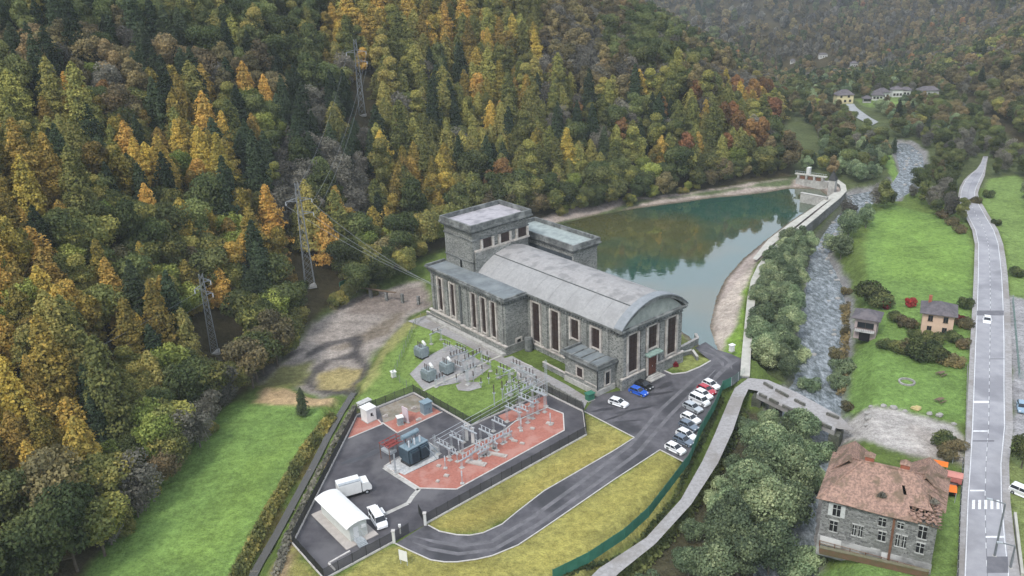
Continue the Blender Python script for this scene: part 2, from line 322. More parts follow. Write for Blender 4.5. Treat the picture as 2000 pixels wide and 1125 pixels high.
def terrain(X, Y):
    fl, fi = pdist(X, Y, P['flat']); wet = np.where(fi, 0, np.clip(fl/6, 0, 1))
    Z = (fbm(X, Y, 30, 3)-.5)*1.0*wet - .06
    def ramp(Z, key, bottom, slope, deep=0, ds=.5):
        D, I = pdist(X, Y, P[key])
        t = np.where(I, bottom-np.minimum(D*ds, deep), bottom+D*slope)
        return np.minimum(Z, t), D, I
    Z, _, _ = ramp(Z, 'bed', -1.3, .35, .5, .1)
    rl = -5+np.clip((Y-255)/110, 0, 1)*4.0
    D, I = pdist(X, Y, P['strip']); Z = np.minimum(Z, np.where(I, rl+1.0, rl+1+D*2.2))
    D, I = pdist(X, Y, P['lowbank']); Z = np.minimum(Z, np.where(I, -3.8, -3.8+D*.9))
    D, I = pdist(X, Y, P['river']); Z = np.minimum(Z, np.where(I, rl-.25-np.minimum(D*.25, .9)+(fbm(X, Y, 3, 9)-.5)*.9, rl-.1+D*.8))
    bd, bi = pdist(X, Y, P['basin']); Z = np.minimum(Z, np.where(bi, -2.5-np.minimum(bd*.35, 3.5), -2.6+bd*.33))
    D, _ = pdist(X, Y, DITCH, False); Z = np.minimum(Z, np.maximum(-2.2, -2.2+(D-.9)*1.1))
    ld, li = pdist(X, Y, P['lefthill']); d = np.where(li, ld, 0)
    gul = fbm(X*.9+Y*.25, Y*.6-X*.3, 95, 21, 3); bum = fbm(X, Y, 26, 5, 3)
    hz = d*.60*(1-np.exp(-d/9))*(.80+.45*gul) + (bum-.5)*np.clip(d*.25, 0, 9)
    hz = np.where(hz > 190, 190+(hz-190)*.3, hz)
    Z = Z+np.where(li, np.maximum(hz, 0), 0)
    rd, ri = pdist(X, Y, P['righthill']); d = np.where(ri, rd, 0)
    far = np.clip((Y-450)/500, 0, 1)
    rid = np.abs(fbm(X*1.0-Y*.15, Y*.55, 230, 41, 4)-.5)*2
    gul = fbm(X, Y, 120, 31, 4)
    hz = d*(.34+.22*far)*(1-np.exp(-d/14))*(.75+.5*gul)*(1-far*.28*(1-rid))+(fbm(X, Y, 30, 55, 3)-.5)*np.clip(d*.2, 0, 8)
    hz = np.where(hz > 520, 520+(hz-520)*.3, hz)
    Z = Z+np.where(ri, np.maximum(hz, 0), 0)
    up = np.clip((Y-440)/700, 0, 1); Z = Z-85*up*up*(3-2*up)
    return Z
gx, gy = np.meshgrid(NEARX, NEARY); gz = terrain(gx, gy)
def HT(x, y):
    """height of the built ground sheet at a point (bilinear)"""
    i = min(max(int(np.searchsorted(NEARX, x))-1, 0), len(NEARX)-2); j = min(max(int(np.searchsorted(NEARY, y))-1, 0), len(NEARY)-2)
    u = (x-NEARX[i])/(NEARX[i+1]-NEARX[i]); v = (y-NEARY[j])/(NEARY[j+1]-NEARY[j])
    return float((gz[j, i]*(1-u)+gz[j, i+1]*u)*(1-v)+(gz[j+1, i]*(1-u)+gz[j+1, i+1]*u)*v)
def paint(C, X, Y, poly, col, soft=1.0, amt=1.0, wob=1.5, seed=1):
    D, I = pdist(X, Y, poly); sdn = np.where(I, D, -D)+(fbm(X, Y, 5, seed, 3)-.5)*wob*2
    a = np.clip(sdn/soft+.5, 0, 1)[..., None]*amt
    return C*(1-a)+np.array(col)*a
X, Y = gx, gy
C = np.zeros(X.shape+(3,)); C[:] = (.085, .12, .03)
rl, ri = pdist(X, Y, P['righthill']); ll, li = pdist(X, Y, P['lefthill'])
FL = (.05, .042, .022)
far = (Y > 300)[..., None]; C = np.where(far, np.array((.07, .085, .035)), C)
C = paint(C, X, Y, P['lefthill'], FL, 3); C = paint(C, X, Y, P['righthill'], FL, 3)
meadow = (.115, .185, .048); lush = (.13, .25, .03); dry = (.27, .21, .085); dryg = (.20, .19, .06); grav = (.245, .215, .19)
C = paint(C, X, Y, GX([(640,795),(455,785),(399,830),(337,917),(276,988),(184,1096),(120,1180),(430,1180),(454,1125),(600,869)]), meadow, 1)
C = paint(C, X, Y, GX([(600,860),(560,850),(480,900),(400,1010),(330,1100),(420,1120),(500,1000)]), (.15, .225, .05), 8, .6, 3, 5)
C = paint(C, X, Y, GX([(648,790),(655,800),(470,1125),(425,1180),(415,1180),(448,1125),(600,866)]), (.11, .085, .03), 1, .9)
C = paint(C, X, Y, GX([(490,790),(640,796),(650,775),(600,768),(520,752)]), (.32, .23, .13), 1)
C = paint(C, X, Y, P['bed'], grav, 2, 1, 2)
C = paint(C, X, Y, GX([(500,750),(548,705),(610,690),(600,735),(540,760)]), (.17, .17, .06), 2, .9)
C = paint(C, X, Y, GX([(625,718),(665,702),(710,712),(700,742),(665,758),(612,752)]), (.28, .23, .10), 1.5, .95)
C = paint(C, X, Y, GX([(700,640),(770,600),(800,590),(760,640),(700,665),(640,668)]), (.13, .105, .075), 3, .8, 3)
C = paint(C, X, Y, GX([(690,575),(830,548),(838,590),(740,600),(680,600)]), (.17, .14, .12), 2, .9)
for l, wd in (([(600,690),(640,668),(700,655),(690,690),(640,700),(612,725),(598,745),(620,760),(660,765),(690,760)], 1.0), ([(690,660),(690,690),(715,712),(712,735),(690,750)], .7), ([(505,745),(545,705),(590,680)], .8)):
    D, _ = pdist(X, Y, GX(l, -1.2), False); a = np.clip((wd+.8-D+(fbm(X, Y, 4, 8)-.5)*2), 0, 1)[..., None]*.85; C = C*(1-a)+np.array((.055, .05, .05))*a
C = paint(C, X, Y, GX([(835,610),(795,640),(745,700),(715,745),(697,790),(760,770),(810,768),(920,832),(1070,765),(1000,710),(900,650)]), (.135, .195, .05), .8)
C = paint(C, X, Y, GX([(830,600),(790,625),(755,660),(720,715),(700,765),(712,765),(760,690),(800,640),(838,612)]), (.24, .23, .09), 1.2, .8)
C = paint(C, X, Y, GX([(560,1062),(500,1180),(640,1180),(572,1062),(700,805),(690,800)]), (.20, .15, .085), 1.2)
C = paint(C, X, Y, GX([(572,1070),(560,1180),(1080,1180),(1160,1100),(1270,1008),(1340,905),(1289,876),(1064,1028),(892,1094),(772,1062),(640,1140)]), dryg, .8, 1, 1)
C = paint(C, X, Y, GX([(1145,808),(1239,855),(1063,959),(944,1041),(833,1030),(833,1020)]), dryg, .8, 1, .5)
C = paint(C, X, Y, GX([(1200,840),(1239,855),(1000,1010),(860,1040),(840,1030),(1000,950)]), (.27, .22, .06), 5, .6, 3, 9)
C = paint(C, X, Y, GX([(700,1130),(1000,1090),(1200,950),(1289,885),(1320,905),(1200,1030),(1080,1125),(900,1150)]), (.26, .23, .06), 6, .6, 3, 11)
bd, bi = pdist(X, Y, P['basin']); a = np.clip((6.8-bd+(fbm(X, Y, 8, 12)-.5)*4), 0, 1)[..., None]; C = C*(1-a)+np.array((.31, .26, .23))*a
a = np.clip((1.8-bd), 0, 1)[..., None]; C = C*(1-a)+np.array((.11, .09, .065))*a
C = paint(C, X, Y, GX([(1000,452),(1085,425),(1250,385),(1440,362),(1550,345),(1550,352),(1440,364),(1250,389),(1090,428)]), (.06, .09, .03), 1.5, .9)
C = paint(C, X, Y, GX([(1475,508),(1425,552),(1400,590),(1394,640),(1410,672),(1440,640),(1462,560),(1480,515)]), (.36, .31, .265), 2)
C = paint(C, X, Y, GX([(1480,512),(1455,560),(1440,625),(1412,665),(1408,688),(1452,698),(1463,600),(1485,520)]), (.14, .22, .04), 1.2)
C = paint(C, X, Y, GX([(1330,640),(1370,668),(1385,705),(1340,728),(1300,715)]), (.17, .19, .06), 1)
D, I = pdist(X, Y, P['river']); a = np.clip(2.2-np.where(I, 0, D)+(fbm(X, Y, 5, 12)-.5)*2, 0, 1)[..., None]; C = C*(1-a)+np.array((.19, .185, .18))*a
D, I = pdist(X, Y, P['strip']); a = (I*.8)[..., None]; C = C*(1-a)+np.array((.05, .06, .03))*a
C = paint(C, X, Y, P['lowbank'], (.065, .06, .035), 2)
E1 = [(1745,400),(1700,420),(1690,480),(1690,560),(1700,590),(1680,680),(1650,780),(1700,790),(1888,825),(1897,700),(1900,580),(1895,470),(1870,430)]
C = paint(C, X, Y, GX(E1), meadow, 2)
C = paint(C, X, Y, GX([(1745,405),(1715,430),(1720,540),(1895,560),(1893,480),(1850,440)]), (.14, .225, .05), 6, .8)
C = paint(C, X, Y, GX([(1660,670),(1760,690),(1885,720),(1888,825),(1850,820),(1700,790),(1655,750)]), (.12, .195, .05), 3, .9)
C = paint(C, X, Y, GX([(1650,795),(1690,788),(1760,800),(1860,830),(1885,850),(1882,900),(1840,905),(1700,860),(1640,830)]), (.32, .30, .28), 1.5, 1, 2)
C = paint(C, X, Y, GX([(1800,840),(1885,855),(1882,905),(1800,900)]), (.26, .22, .19), 5, .7, 3)
C = paint(C, X, Y, GX([(1835,990),(1880,960),(1880,1180),(1810,1180),(1825,1120)]), (.12, .18, .05), 1)
C = paint(C, X, Y, GX([(1590,1070),(1812,1135),(1810,1180),(1560,1180)]), (.11, .175, .05), 1)
C = paint(C, X, Y, GX([(1930,350),(1990,340),(2060,560),(2060,585),(1970,580),(1965,470),(1915,390)]), (.13, .19, .055), 2)
C = paint(C, X, Y, GX([(1968,575),(2060,600),(2060,880),(1975,860)]), (.24, .235, .24), 1)
C = paint(C, X, Y, GX([(1965,880),(2060,900),(2060,1180),(1975,1180)]), (.14, .17, .06), 1)
C = paint(C, X, Y, GX([(1735,300),(1780,372),(1762,378),(1728,330)], -1), (.15, .23, .06), 1)
for q in ((215, 470), (250, 590), (235, 700)): C = paint(C, X, Y, [(q[0]-25, q[1]-14), (q[0]+25, q[1]-10), (q[0]+20, q[1]+18), (q[0]-20, q[1]+14)], (.13, .19, .05), 4, .8)
me = bpy.data.meshes.new('ground'); ny, nx = X.shape
me.vertices.add(nx*ny); me.vertices.foreach_set('co', np.stack([X, Y, gz], -1).astype(np.float32).ravel())
ii = (np.arange(ny-1)[:, None]*nx+np.arange(nx-1)[None]).ravel(); F = np.stack([ii, ii+1, ii+nx+1, ii+nx], 1).astype(np.int32)
me.loops.add(F.size); me.loops.foreach_set('vertex_index', F.ravel()); me.polygons.add(len(F))
me.polygons.foreach_set('loop_start', np.arange(0, F.size, 4, dtype=np.int32)); me.polygons.foreach_set('loop_total', np.full(len(F), 4, np.int32))
me.polygons.foreach_set('use_smooth', np.ones(len(F), bool)); me.update(calc_edges=True)
ca = me.color_attributes.new('cover', 'FLOAT_COLOR', 'POINT'); ca.data.foreach_set('color', np.concatenate([C, np.ones(X.shape+(1,))], -1).astype(np.float32).ravel())
m, t, b = mat('ground_cover', (.1, .1, .1), .95, 0, .1)
at = N(t, 'ShaderNodeAttribute', attribute_name='cover'); tc = N(t, 'ShaderNodeTexCoord'); prev = at.outputs['Color']
for sc, lo, hi in ((.07, .75, 1.35), (.35, .8, 1.25), (.9, .68, 1.4), (3.5, .7, 1.35)):
    n = N(t, 'ShaderNodeTexNoise'); n.inputs['Scale'].default_value = sc; n.inputs['Detail'].default_value = 6; n.inputs['Roughness'].default_value = .7; t.links.new(tc.outputs['Object'], n.inputs['Vector'])
    r = N(t, 'ShaderNodeMapRange'); r.inputs[1].default_value = .3; r.inputs[2].default_value = .7; r.inputs[3].default_value = lo; r.inputs[4].default_value = hi; t.links.new(n.outputs[0], r.inputs[0])
    mx = N(t, 'ShaderNodeVectorMath', operation='SCALE'); t.links.new(prev, mx.inputs[0]); t.links.new(r.outputs[0], mx.inputs['Scale']); prev = mx.outputs[0]
t.links.new(prev, b.inputs['Base Color'])
n = N(t, 'ShaderNodeTexNoise'); n.inputs['Scale'].default_value = 2.2; n.inputs['Detail'].default_value = 8; t.links.new(tc.outputs['Object'], n.inputs['Vector'])
bp = N(t, 'ShaderNodeBump'); bp.inputs['Distance'].default_value = .35; t.links.new(n.outputs[0], bp.inputs['Height']); t.links.new(bp.outputs[0], b.inputs['Normal'])
me.materials.append(m); go = bpy.data.objects.new('ground', me); COL.objects.link(go); tag(go, kind='structure')

# ------------------------------------------------------------------ water
def sheet(name, poly, z, mt, px=True, kind='structure'):
    pts = [tuple(G(a, b, z)) for a, b in poly] if px else [(a, b, z) for a, b in poly]
    import bmesh
    bm = bmesh.new(); vs = [bm.verts.new(p) for p in pts]; es = [bm.edges.new((vs[i], vs[(i+1) % len(vs)])) for i in range(len(vs))]
    bmesh.ops.triangle_fill(bm, use_beauty=True, use_dissolve=False, edges=es)
    for f in bm.faces:
        if f.normal.z < 0: f.normal_flip()
    me = bpy.data.meshes.new(name); bm.to_mesh(me); bm.free(); me.materials.append(mt)
    o = bpy.data.objects.new(name, me); COL.objects.link(o); return tag(o, kind=kind)
def grow(poly, d):
    c = np.mean(np.array(poly), 0); out = []; n = len(poly)
    A = sum(poly[i][0]*poly[(i+1) % n][1]-poly[(i+1) % n][0]*poly[i][1] for i in range(n)); sg = 1 if A > 0 else -1
    for i in range(n):
        a, p, q = np.array(poly[i-1]), np.array(poly[i]), np.array(poly[(i+1) % n])
        e = (q-a); e /= np.linalg.norm(e)+1e-9; out.append(tuple(p+sg*d*np.array([e[1], -e[0]])))
    return out
m, t, b = mat('basin_water', (.012, .055, .045), .025, 0, .8); b.inputs['IOR'].default_value = 2.2
tc = N(t, 'ShaderNodeTexCoord'); n = N(t, 'ShaderNodeTexNoise'); n.inputs['Scale'].default_value = .02; n.inputs['Detail'].default_value = 3; t.links.new(tc.outputs['Object'], n.inputs['Vector'])
mx = N(t, 'ShaderNodeMixRGB'); mx.inputs[1].default_value = (.026, .072, .052, 1); mx.inputs[2].default_value = (.075, .076, .03, 1)
r = N(t, 'ShaderNodeMapRange'); r.inputs[1].default_value = .45; r.inputs[2].default_value = .6; t.links.new(n.outputs[0], r.inputs[0]); t.links.new(r.outputs[0], mx.inputs[0]); t.links.new(mx.outputs[0], b.inputs['Base Color'])
n = N(t, 'ShaderNodeTexNoise'); n.inputs['Scale'].default_value = .6; n.inputs['Detail'].default_value = 3; t.links.new(tc.outputs['Object'], n.inputs['Vector'])
bp = N(t, 'ShaderNodeBump'); bp.inputs['Distance'].default_value = .012; t.links.new(n.outputs[0], bp.inputs['Height']); t.links.new(bp.outputs[0], b.inputs['Normal'])
sheet('basin_water', grow(P['basin'], .8), -2.5, m, px=False)
m, t, b = mat('river_water', (.2, .25, .28), .16, 0, .5); tc = N(t, 'ShaderNodeTexCoord')
mp = N(t, 'ShaderNodeMapping'); mp.inputs['Rotation'].default_value = (0, 0, .3); mp.inputs['Scale'].default_value = (1.0, .45, 1); t.links.new(tc.outputs['Object'], mp.inputs[0])
n = N(t, 'ShaderNodeTexNoise'); n.inputs['Scale'].default_value = 1.1; n.inputs['Detail'].default_value = 8; n.inputs['Roughness'].default_value = .7; t.links.new(mp.outputs[0], n.inputs['Vector'])
r = N(t, 'ShaderNodeValToRGB'); e = r.color_ramp.elements; e[0].position = .40; e[0].color = (.07, .085, .085, 1); e[1].position = .74; e[1].color = (.50, .53, .55, 1); x = e.new(.53); x.color = (.19, .215, .235, 1)
t.links.new(n.outputs[0], r.inputs[0]); t.links.new(r.outputs[0], b.inputs['Base Color'])
bp = N(t, 'ShaderNodeBump'); bp.inputs['Distance'].default_value = .3; t.links.new(n.outputs[0], bp.inputs['Height']); t.links.new(bp.outputs[0], b.inputs['Normal'])
rp = P['river']; Dg = grow(rp, .5)
yy = np.arange(60, 385, 4.0); rv = MB()
def cut(poly, y):
    xs = []
    for i in range(len(poly)):
        a = poly[i]; c = poly[(i+1) % len(poly)]
        if (a[1] > y) != (c[1] > y): xs.append(a[0]+(y-a[1])/(c[1]-a[1])*(c[0]-a[0]))
    return sorted(xs)
RIVZ = lambda y: -5+min(max((y-255)/110, 0), 1)*4.0
import bmesh as _bm
bm = _bm.new(); vs = [bm.verts.new((a, c, 0)) for a, c in Dg]; es = [bm.edges.new((vs[i], vs[(i+1) % len(vs)])) for i in range(len(vs))]
_bm.ops.triangle_fill(bm, use_beauty=True, edges=es)
for y in np.arange(80, 400, 6): _bm.ops.bisect_plane(bm, geom=bm.verts[:]+bm.edges[:]+bm.faces[:], plane_co=(0, y, 0), plane_no=(0, 1, 0))
for v in bm.verts: v.co.z = RIVZ(v.co.y)
for f in bm.faces:
    if f.normal.z < 0: f.normal_flip()
me = bpy.data.meshes.new('river_water'); bm.to_mesh(me); bm.free(); me.materials.append(m); ro = bpy.data.objects.new('river_water', me); COL.objects.link(ro); tag(ro, kind='structure')
dr = MB(); DRL = [(1652,203,1668,203),(1655,212,1672,210),(1661,222,1680,217),(1672,230,1690,224),(1688,238,1702,231),(1703,245,1716,238)]
for (a0, b0, c0, d0), (a1, b1, c1, d1) in zip(DRL[:-1], DRL[1:]):
    q_ = [G(a0, b0), G(c0, d0), G(c1, d1), G(a1, b1)]; dr.add([(p.x, p.y, HT(p.x, p.y)+.35) for p in q_], [(0, 1, 2, 3)])
struct('distant_river', dr, noisy('pale_river_gravel', (.33, .34, .34), (.24, .25, .25), .5))
md, t, b = mat('stream_water', (.06, .055, .045), .15, 0, .5)
st = MB()
for i in range(len(DITCH)-1):
    a = np.array(DITCH[i]); c = np.array(DITCH[i+1]); d = (c-a)/np.linalg.norm(c-a); n_ = np.array([-d[1], d[0]])*.7
    if i == 0: L0, R0 = a+n_, a-n_
    L1, R1 = c+n_, c-n_; st.add([(*L0, -1.75), (*R0, -1.75), (*R1, -1.75), (*L1, -1.75)], [(0, 1, 2, 3)]); L0, R0 = L1, R1
struct('stream_water', st, md)

# ------------------------------------------------------------------ paved ground of the plant (flat at z = 0)
ROADP = [(772,1062),(803,1077),(841,1094),(868,1098),(892,1098),(930,1093),(961,1086),(1012,1065),(1063,1031),(1200,937),(1289,879),(1334,902),(1346,905),(1368,848),(1396,800),(1410,762),(1430,753),(1452,736),(1451,702),(1425,690),(1400,683),(1378,668),(1357,679),(1372,692),(1388,705),(1367,717),(1340,728),(1313,731),(1290,722),(1214,762),(1165,772),(1141,803),(1239,855),(1200,880),(1063,959),(1010,1000),(981,1024),(944,1041),(918,1046),(892,1045),(858,1038),(836,1026),(831,1025)]
sheet('access_road', ROADP, .0, M['asphalt'])
YARD = [(572,1062),(634,1132),(769,1059),(831,1024),(1145,850),(1139,804),(1064,767),(920,832),(808,768),(697,813)]
sheet('substation_yard', YARD, .004, M['yard_asphalt'])
sheet('red_gravel_bed', [(752,911),(820,953),(892,955),(1101,841),(1100,809),(1069,797),(1007,824),(983,843),(924,870),(882,890),(856,897),(792,927)], .03, M['redgravel'])
sheet('white_gravel_bed', [(750,911),(777,895),(837,866),(854.5,876),(857,895),(790,927.5)], .034, M['whitegravel'])
sheet('red_gravel_triangle', [(680,855.5),(697.5,815),(741,819),(747,828)], .03, M['redgravel'])
sheet('old_gravel_pad', [(749,826),(776,845),(862,805),(808,770),(741,797)], .026, M['oldgravel'])
sheet('red_gravel_pad', [(749,826),(776,845),(862,805),(846,796),(812,806),(790,800),(768,820)], .032, M['redgravel'])
sheet('red_gravel_patch', [(973,812),(995,803),(1030,787),(1066,772),(1069,794),(1040,806),(1000,823),(990,826)], .028, M['redgravel'])
sheet('building_path', [(796,627),(833,616),(986,699),(1000,695),(1108,752),(1150,778),(1140,800),(1128,795),(1066,762),(1052,745),(960,700),(905,672),(868,655),(845,646)], .008, M['gravel'])
sheet('transformer_gravel', [(800,730),(835,696),(880,672),(960,716),(925,742),(826,760)], .006, M['gravel'])
sheet('gravel_circle', [(890,752),(905,745),(935,746),(940,757),(915,764),(895,762)], .01, M['gravel'])
sheet('paved_strip', [(1008,740),(1010,718),(1045,722),(1085,742),(1085,768),(1066,760)], .012, M['gravel'])
LANE = [(1100,1180),(1170,1110),(1262,1050),(1330,975),(1372,900),(1395,850),(1420,790),(1435,758),(1462,738),(1500,742),(1560,768),(1640,812),(1668,840),(1640,838),(1600,826),(1540,792),(1490,766),(1462,760),(1452,780),(1432,840),(1402,905),(1350,985),(1280,1062),(1210,1118),(1150,1180)]
sheet('gravel_lane', LANE, .01, M['gravel'])
def kerb(name, pts, w_=.16, h=.13, z=0, closed=False, mt=None, kind=True, offs=0):
    k = MB(); P3 = [G(a, c) for a, c in pts]; P3 += [P3[0]] if closed else []
    for a, c in zip(P3[:-1], P3[1:]):
        d = (c-a); Ln = d.length; mid = (a+c)/2; ang = math.atan2(d.y, d.x); k.obox((mid.x, mid.y), ang, max(Ln-w_*.1, .05), w_, h, z)
    return struct(name, k, mt or M['kerb'])
kerb('kerb', [(772,1062),(803,1077),(841,1094),(868,1098),(892,1098),(930,1093),(961,1086),(1012,1065),(1063,1031),(1200,937),(1289,879),(1334,902)])
kerb('kerb', [(1141,804),(1239,855),(1200,880),(1063,959),(1010,1000),(981,1024),(944,1041),(918,1046),(892,1045),(858,1038),(836,1026)])
kerb('kerb', [(752,911),(820,954),(892,956),(1102,841),(1100,808),(1069,796),(1007,823),(983,842),(924,869),(882,889)], .22)
kerb('kerb', [(750,912),(777,894),(837,865),(856,876)], .25)
kerb('kerb', [(680,857),(747,829),(738,820)], .2); kerb('kerb', [(747,826),(776,846),(864,805)], .2)
kerb('kerb', [(1213,763),(1290,721),(1313,731),(1340,728),(1367,717),(1388,705)], .3, .14)
kerb('cable_trench_cover', [(819,955),(807,968),(797,983),(752,1004),(735,1012)], .8, .03, z=.006, mt=M['concrete'])
kerb('cable_trench_cover', [(750,913),(780,933),(818,957)], .8, .03, z=.006, mt=M['concrete'])
kerb('kerb', [(655,1115),(642,1101),(684,1077)], .3, .2)
kerb('kerb', [(968,738),(1040,716),(1000,700)], .15, .1); kerb('kerb', [(826,764),(900,730),(985,692)], .5, .12, mt=M['walltop'])
kerb('kerb', [(845,648),(905,625)], .35, .2, mt=M['walltop'])
kerb('kerb', [(1005,748),(1035,742)], .2, .12); kerb('kerb', [(1005,722),(1035,752)], .2, .12)

# ------------------------------------------------------------------ power station (local x = across, y = away along the hall)
O0 = G(1214, 761); YAWB = math.radians(38.8)
ps = thing('power_station', 'long grey stone hydroelectric power station with barrel roof and tower beside the basin', 'power station', (O0.x, O0.y, 0), YAWB)
def BL(x, y, z=0): return Vector((O0.x+x*math.cos(YAWB)-y*math.sin(YAWB), O0.y+x*math.sin(YAWB)+y*math.cos(YAWB), z))
EV = 13.0                                   # top of the walls
MB().box(0, 0, 0, 18.8, 48.4, EV-.6).build('hall_wall', M['stone'], ps)
MB().box(-7.0, 29.9, 0, -.003, 46.9, EV-.6).box(-6.5, 46.9, 0, -.003, 60.3, EV-.6).build('wing_wall', M['stone'], ps)
MB().box(0, 48.4, 0, 18.8, 60.3, EV-.6).build('rear_wall', M['stone'], ps)
# plinths with a pale ledge
pl = MB(); pl.box(-.45, 11.7, 0, -.001, 29.45, 1.3); pl.box(-7.5, 29.45, 0, -.45, 46.9, 2.1).box(-7.1, 46.9, 0, -6.501, 60.8, 2.1)
pl.box(-.45, -.55, 0, 6.6, -.001, 2.5).box(10.4, -.55, 0, 19.3, -.001, 2.5).box(18.8, -.001, 0, 19.3, 34, 2.2)
pl.build('plinth', M['stone'], ps)
for bx_ in ((-.6, 11.7, 1.3, .02, 29.3, 1.55), (-7.7, 29.3, 2.1, -6.98, 46.9, 2.4), (-7.3, 46.9, 2.1, -6.48, 60.9, 2.4), (-.6, -.7, 2.5, 6.7, .02, 2.75), (10.3, -.7, 2.5, 19.4, .02, 2.75)): MB().box(*bx_).build('plinth_ledge', M['trim'], ps)
# base terrace of the wing, sloping apron
MB().box(-8.6, 29.6, 0, -7.5, 60.6, .7).build('base_step', M['concrete'], ps)
def win(x, y, wd, z0, z1, side, prow=.42, flank=True, pw=.48):
    """side 'x': wall facing -x at x; side 'y': wall facing -y at y. centre along the wall given"""
    a = y if side == 'x' else x
    def bx(mb, a0, a1, d0, d1, za, zb):
        if side == 'x': mb.box(x-d1, a0, za, x-d0, a1, zb)
        else: mb.box(a0, y-d1, za, a1, y-d0, zb)
        return mb
    f = bx(MB(), a-wd/2, a+wd/2, .004, .05, z0, z1).build('window', M['window'], ps)
    g = MB(); n = max(2, int((z1-z0)/1.0))
    for k in range(1, n): bx(g, a-wd/2, a+wd/2, .05, .10, z0+(z1-z0)*k/n-.05, z0+(z1-z0)*k/n+.05)
    for k in (1, 2): bx(g, a-wd/2+wd*k/3-.04, a-wd/2+wd*k/3+.04, .102, .14, z0, z1)
    g.build('glazing_bars', M['mullion'], f)
    if flank:
        p = MB()
        for s in (-1, 1):
            c = a+s*(wd/2+pw/2+.02); bx(p, c-pw/2, c+pw/2, .002, prow, z0-.6, 12.15)
        bx(p, a-wd/2-.01, a+wd/2+.01, .003, prow*.5, z1, z1+.4)
        bx(p, a-wd/2-.015, a+wd/2+.015, .003, prow*.7, z0-.35, z0-.02)
        p.build('window_surround', M['trim'], f)
for yc in (27.0, 20.5): win(0, yc, 2.5, 2.2, 11.8, 'x')
for yc in (14.0, 7.5): win(0, yc, 2.5, 7.3, 11.8, 'x')
for yc in (41.5, 37.7, 34.0): win(-7.0, yc, 1.6, 3.2, 12.0, 'x', pw=.4)
for yc in (56.0, 50.8): win(-6.5, yc, 1.6, 3.2, 11.6, 'x', pw=.5)
for xc, z0 in ((3.1, 3.4), (15.4, 3.4), (9.2, 6.9)): win(xc, 0, 2.8, z0, 12.0, 'y', pw=.55)
class _Pil:
    def box(s, *a): MB().box(*a).build('pilaster', M['stone'], ps)
pil = _Pil()
for yc in (23.75, 17.2, 10.8, 4.2, 29.3): pil.box(-.3, yc-.55, 1.6, -.002, yc+.55, 12.1)
for yc in (44.7, 31.2): pil.box(-7.3, yc-.6, 2.45, -7.002, yc+.6, 12.1)
for yc in (59.4, 53.4, 47.6): pil.box(-6.8, yc-.5, 2.45, -6.502, yc+.5, 12.1)
for xc in (.75, 6.2, 12.2, 18.05): pil.box(xc-.65, -.3, 2.8, xc+.65, -.002, 12.1)
d = MB().box(7.9, -.35, .6, 10.5, -.01, 5.0).build('entrance_door', M['door_wood'], ps)
MB().box(7.5, -.42, .6, 7.9, -.02, 5.1).box(10.5, -.42, .6, 10.9, -.02, 5.1).box(7.5, -.42, 5.1, 10.9, -.02, 5.5).build('door_surround', M['trim'], d)
MB().box(9.15, -.40, 2.4, 9.25, -.351, 2.7).build('handle', M['galv'], d)
MB().xprism([(-1.5, 5.55), (-.01, 5.55), (-.01, 6.1), (-1.5, 5.85)], 7.0, 11.4).build('door_canopy', noisy('green_copper', (.26, .36, .31), (.18, .24, .21), 1.5), ps)
MB().box(6.9, -2.2, 0, 11.5, -.6, .2).box(7.2, -1.6, .2, 11.2, -.6, .4).box(7.5, -1.1, .4, 10.9, -.6, .6).build('entrance_steps', M['concrete'], ps)
# cornice: architrave, dark bed, dentils, projecting slab
c = MB(); OV = .75
for ov, z0, z1 in ((.28, EV-.6, EV-.35), (OV, EV+.25, EV+.7), (OV+.22, EV+.7, EV+.9)):
    c.box(-ov, -ov, z0, 18.8+ov, 48.4, z1); c.box(-7.0-ov, 29.9-ov, z0, -ov, 46.9+ov, z1); c.box(-6.5-ov, 46.9+ov, z0, -ov, 60.3+ov, z1); c.box(-ov, 48.4, z0, 18.8+ov, 60.3+ov, z1)
c.build('cornice', M['cornice'], ps)
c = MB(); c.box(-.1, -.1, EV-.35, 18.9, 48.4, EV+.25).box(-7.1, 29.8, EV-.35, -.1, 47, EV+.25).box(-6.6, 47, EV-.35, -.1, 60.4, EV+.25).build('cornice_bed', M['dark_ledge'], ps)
dn = MB(); y = .0
while y < 29: dn.box(-.62, y, EV-.28, -.1, y+.45, EV+.2); y += .9
y = 30.2
while y < 46.5: dn.box(-7.62, y, EV-.28, -7.1, y+.45, EV+.2); y += .9
y = 48.2
while y < 60: dn.box(-7.1, y, EV-.28, -6.6, y+.45, EV+.2); y += .9
x = 0
while x < 18.6: dn.box(x, -.62, EV-.28, x+.45, -.1, EV+.2); x += .9
x = -7.0
while x < -.8: dn.box(x, 29.3, EV-.28, x+.45, 29.8, EV+.2); x += .9
tag(dn.build('dentils', M['cornice'], ps), kind='stuff')
# flat roof of the wing with parapet
MB().box(-7.0, 30.2, EV+.9, -.3, 60.2, EV+1.0).build('wing_roof', M['flat_roof'], ps)
MB().box(-7.75, 29.2, EV+.9, -7.35, 61.0, EV+1.3).box(-7.35, 29.2, EV+.9, -1.0, 29.55, EV+1.3).box(-7.35, 60.6, EV+.9, -1.5, 61.0, EV+1.5).build('wing_parapet', M['cornice'], ps)
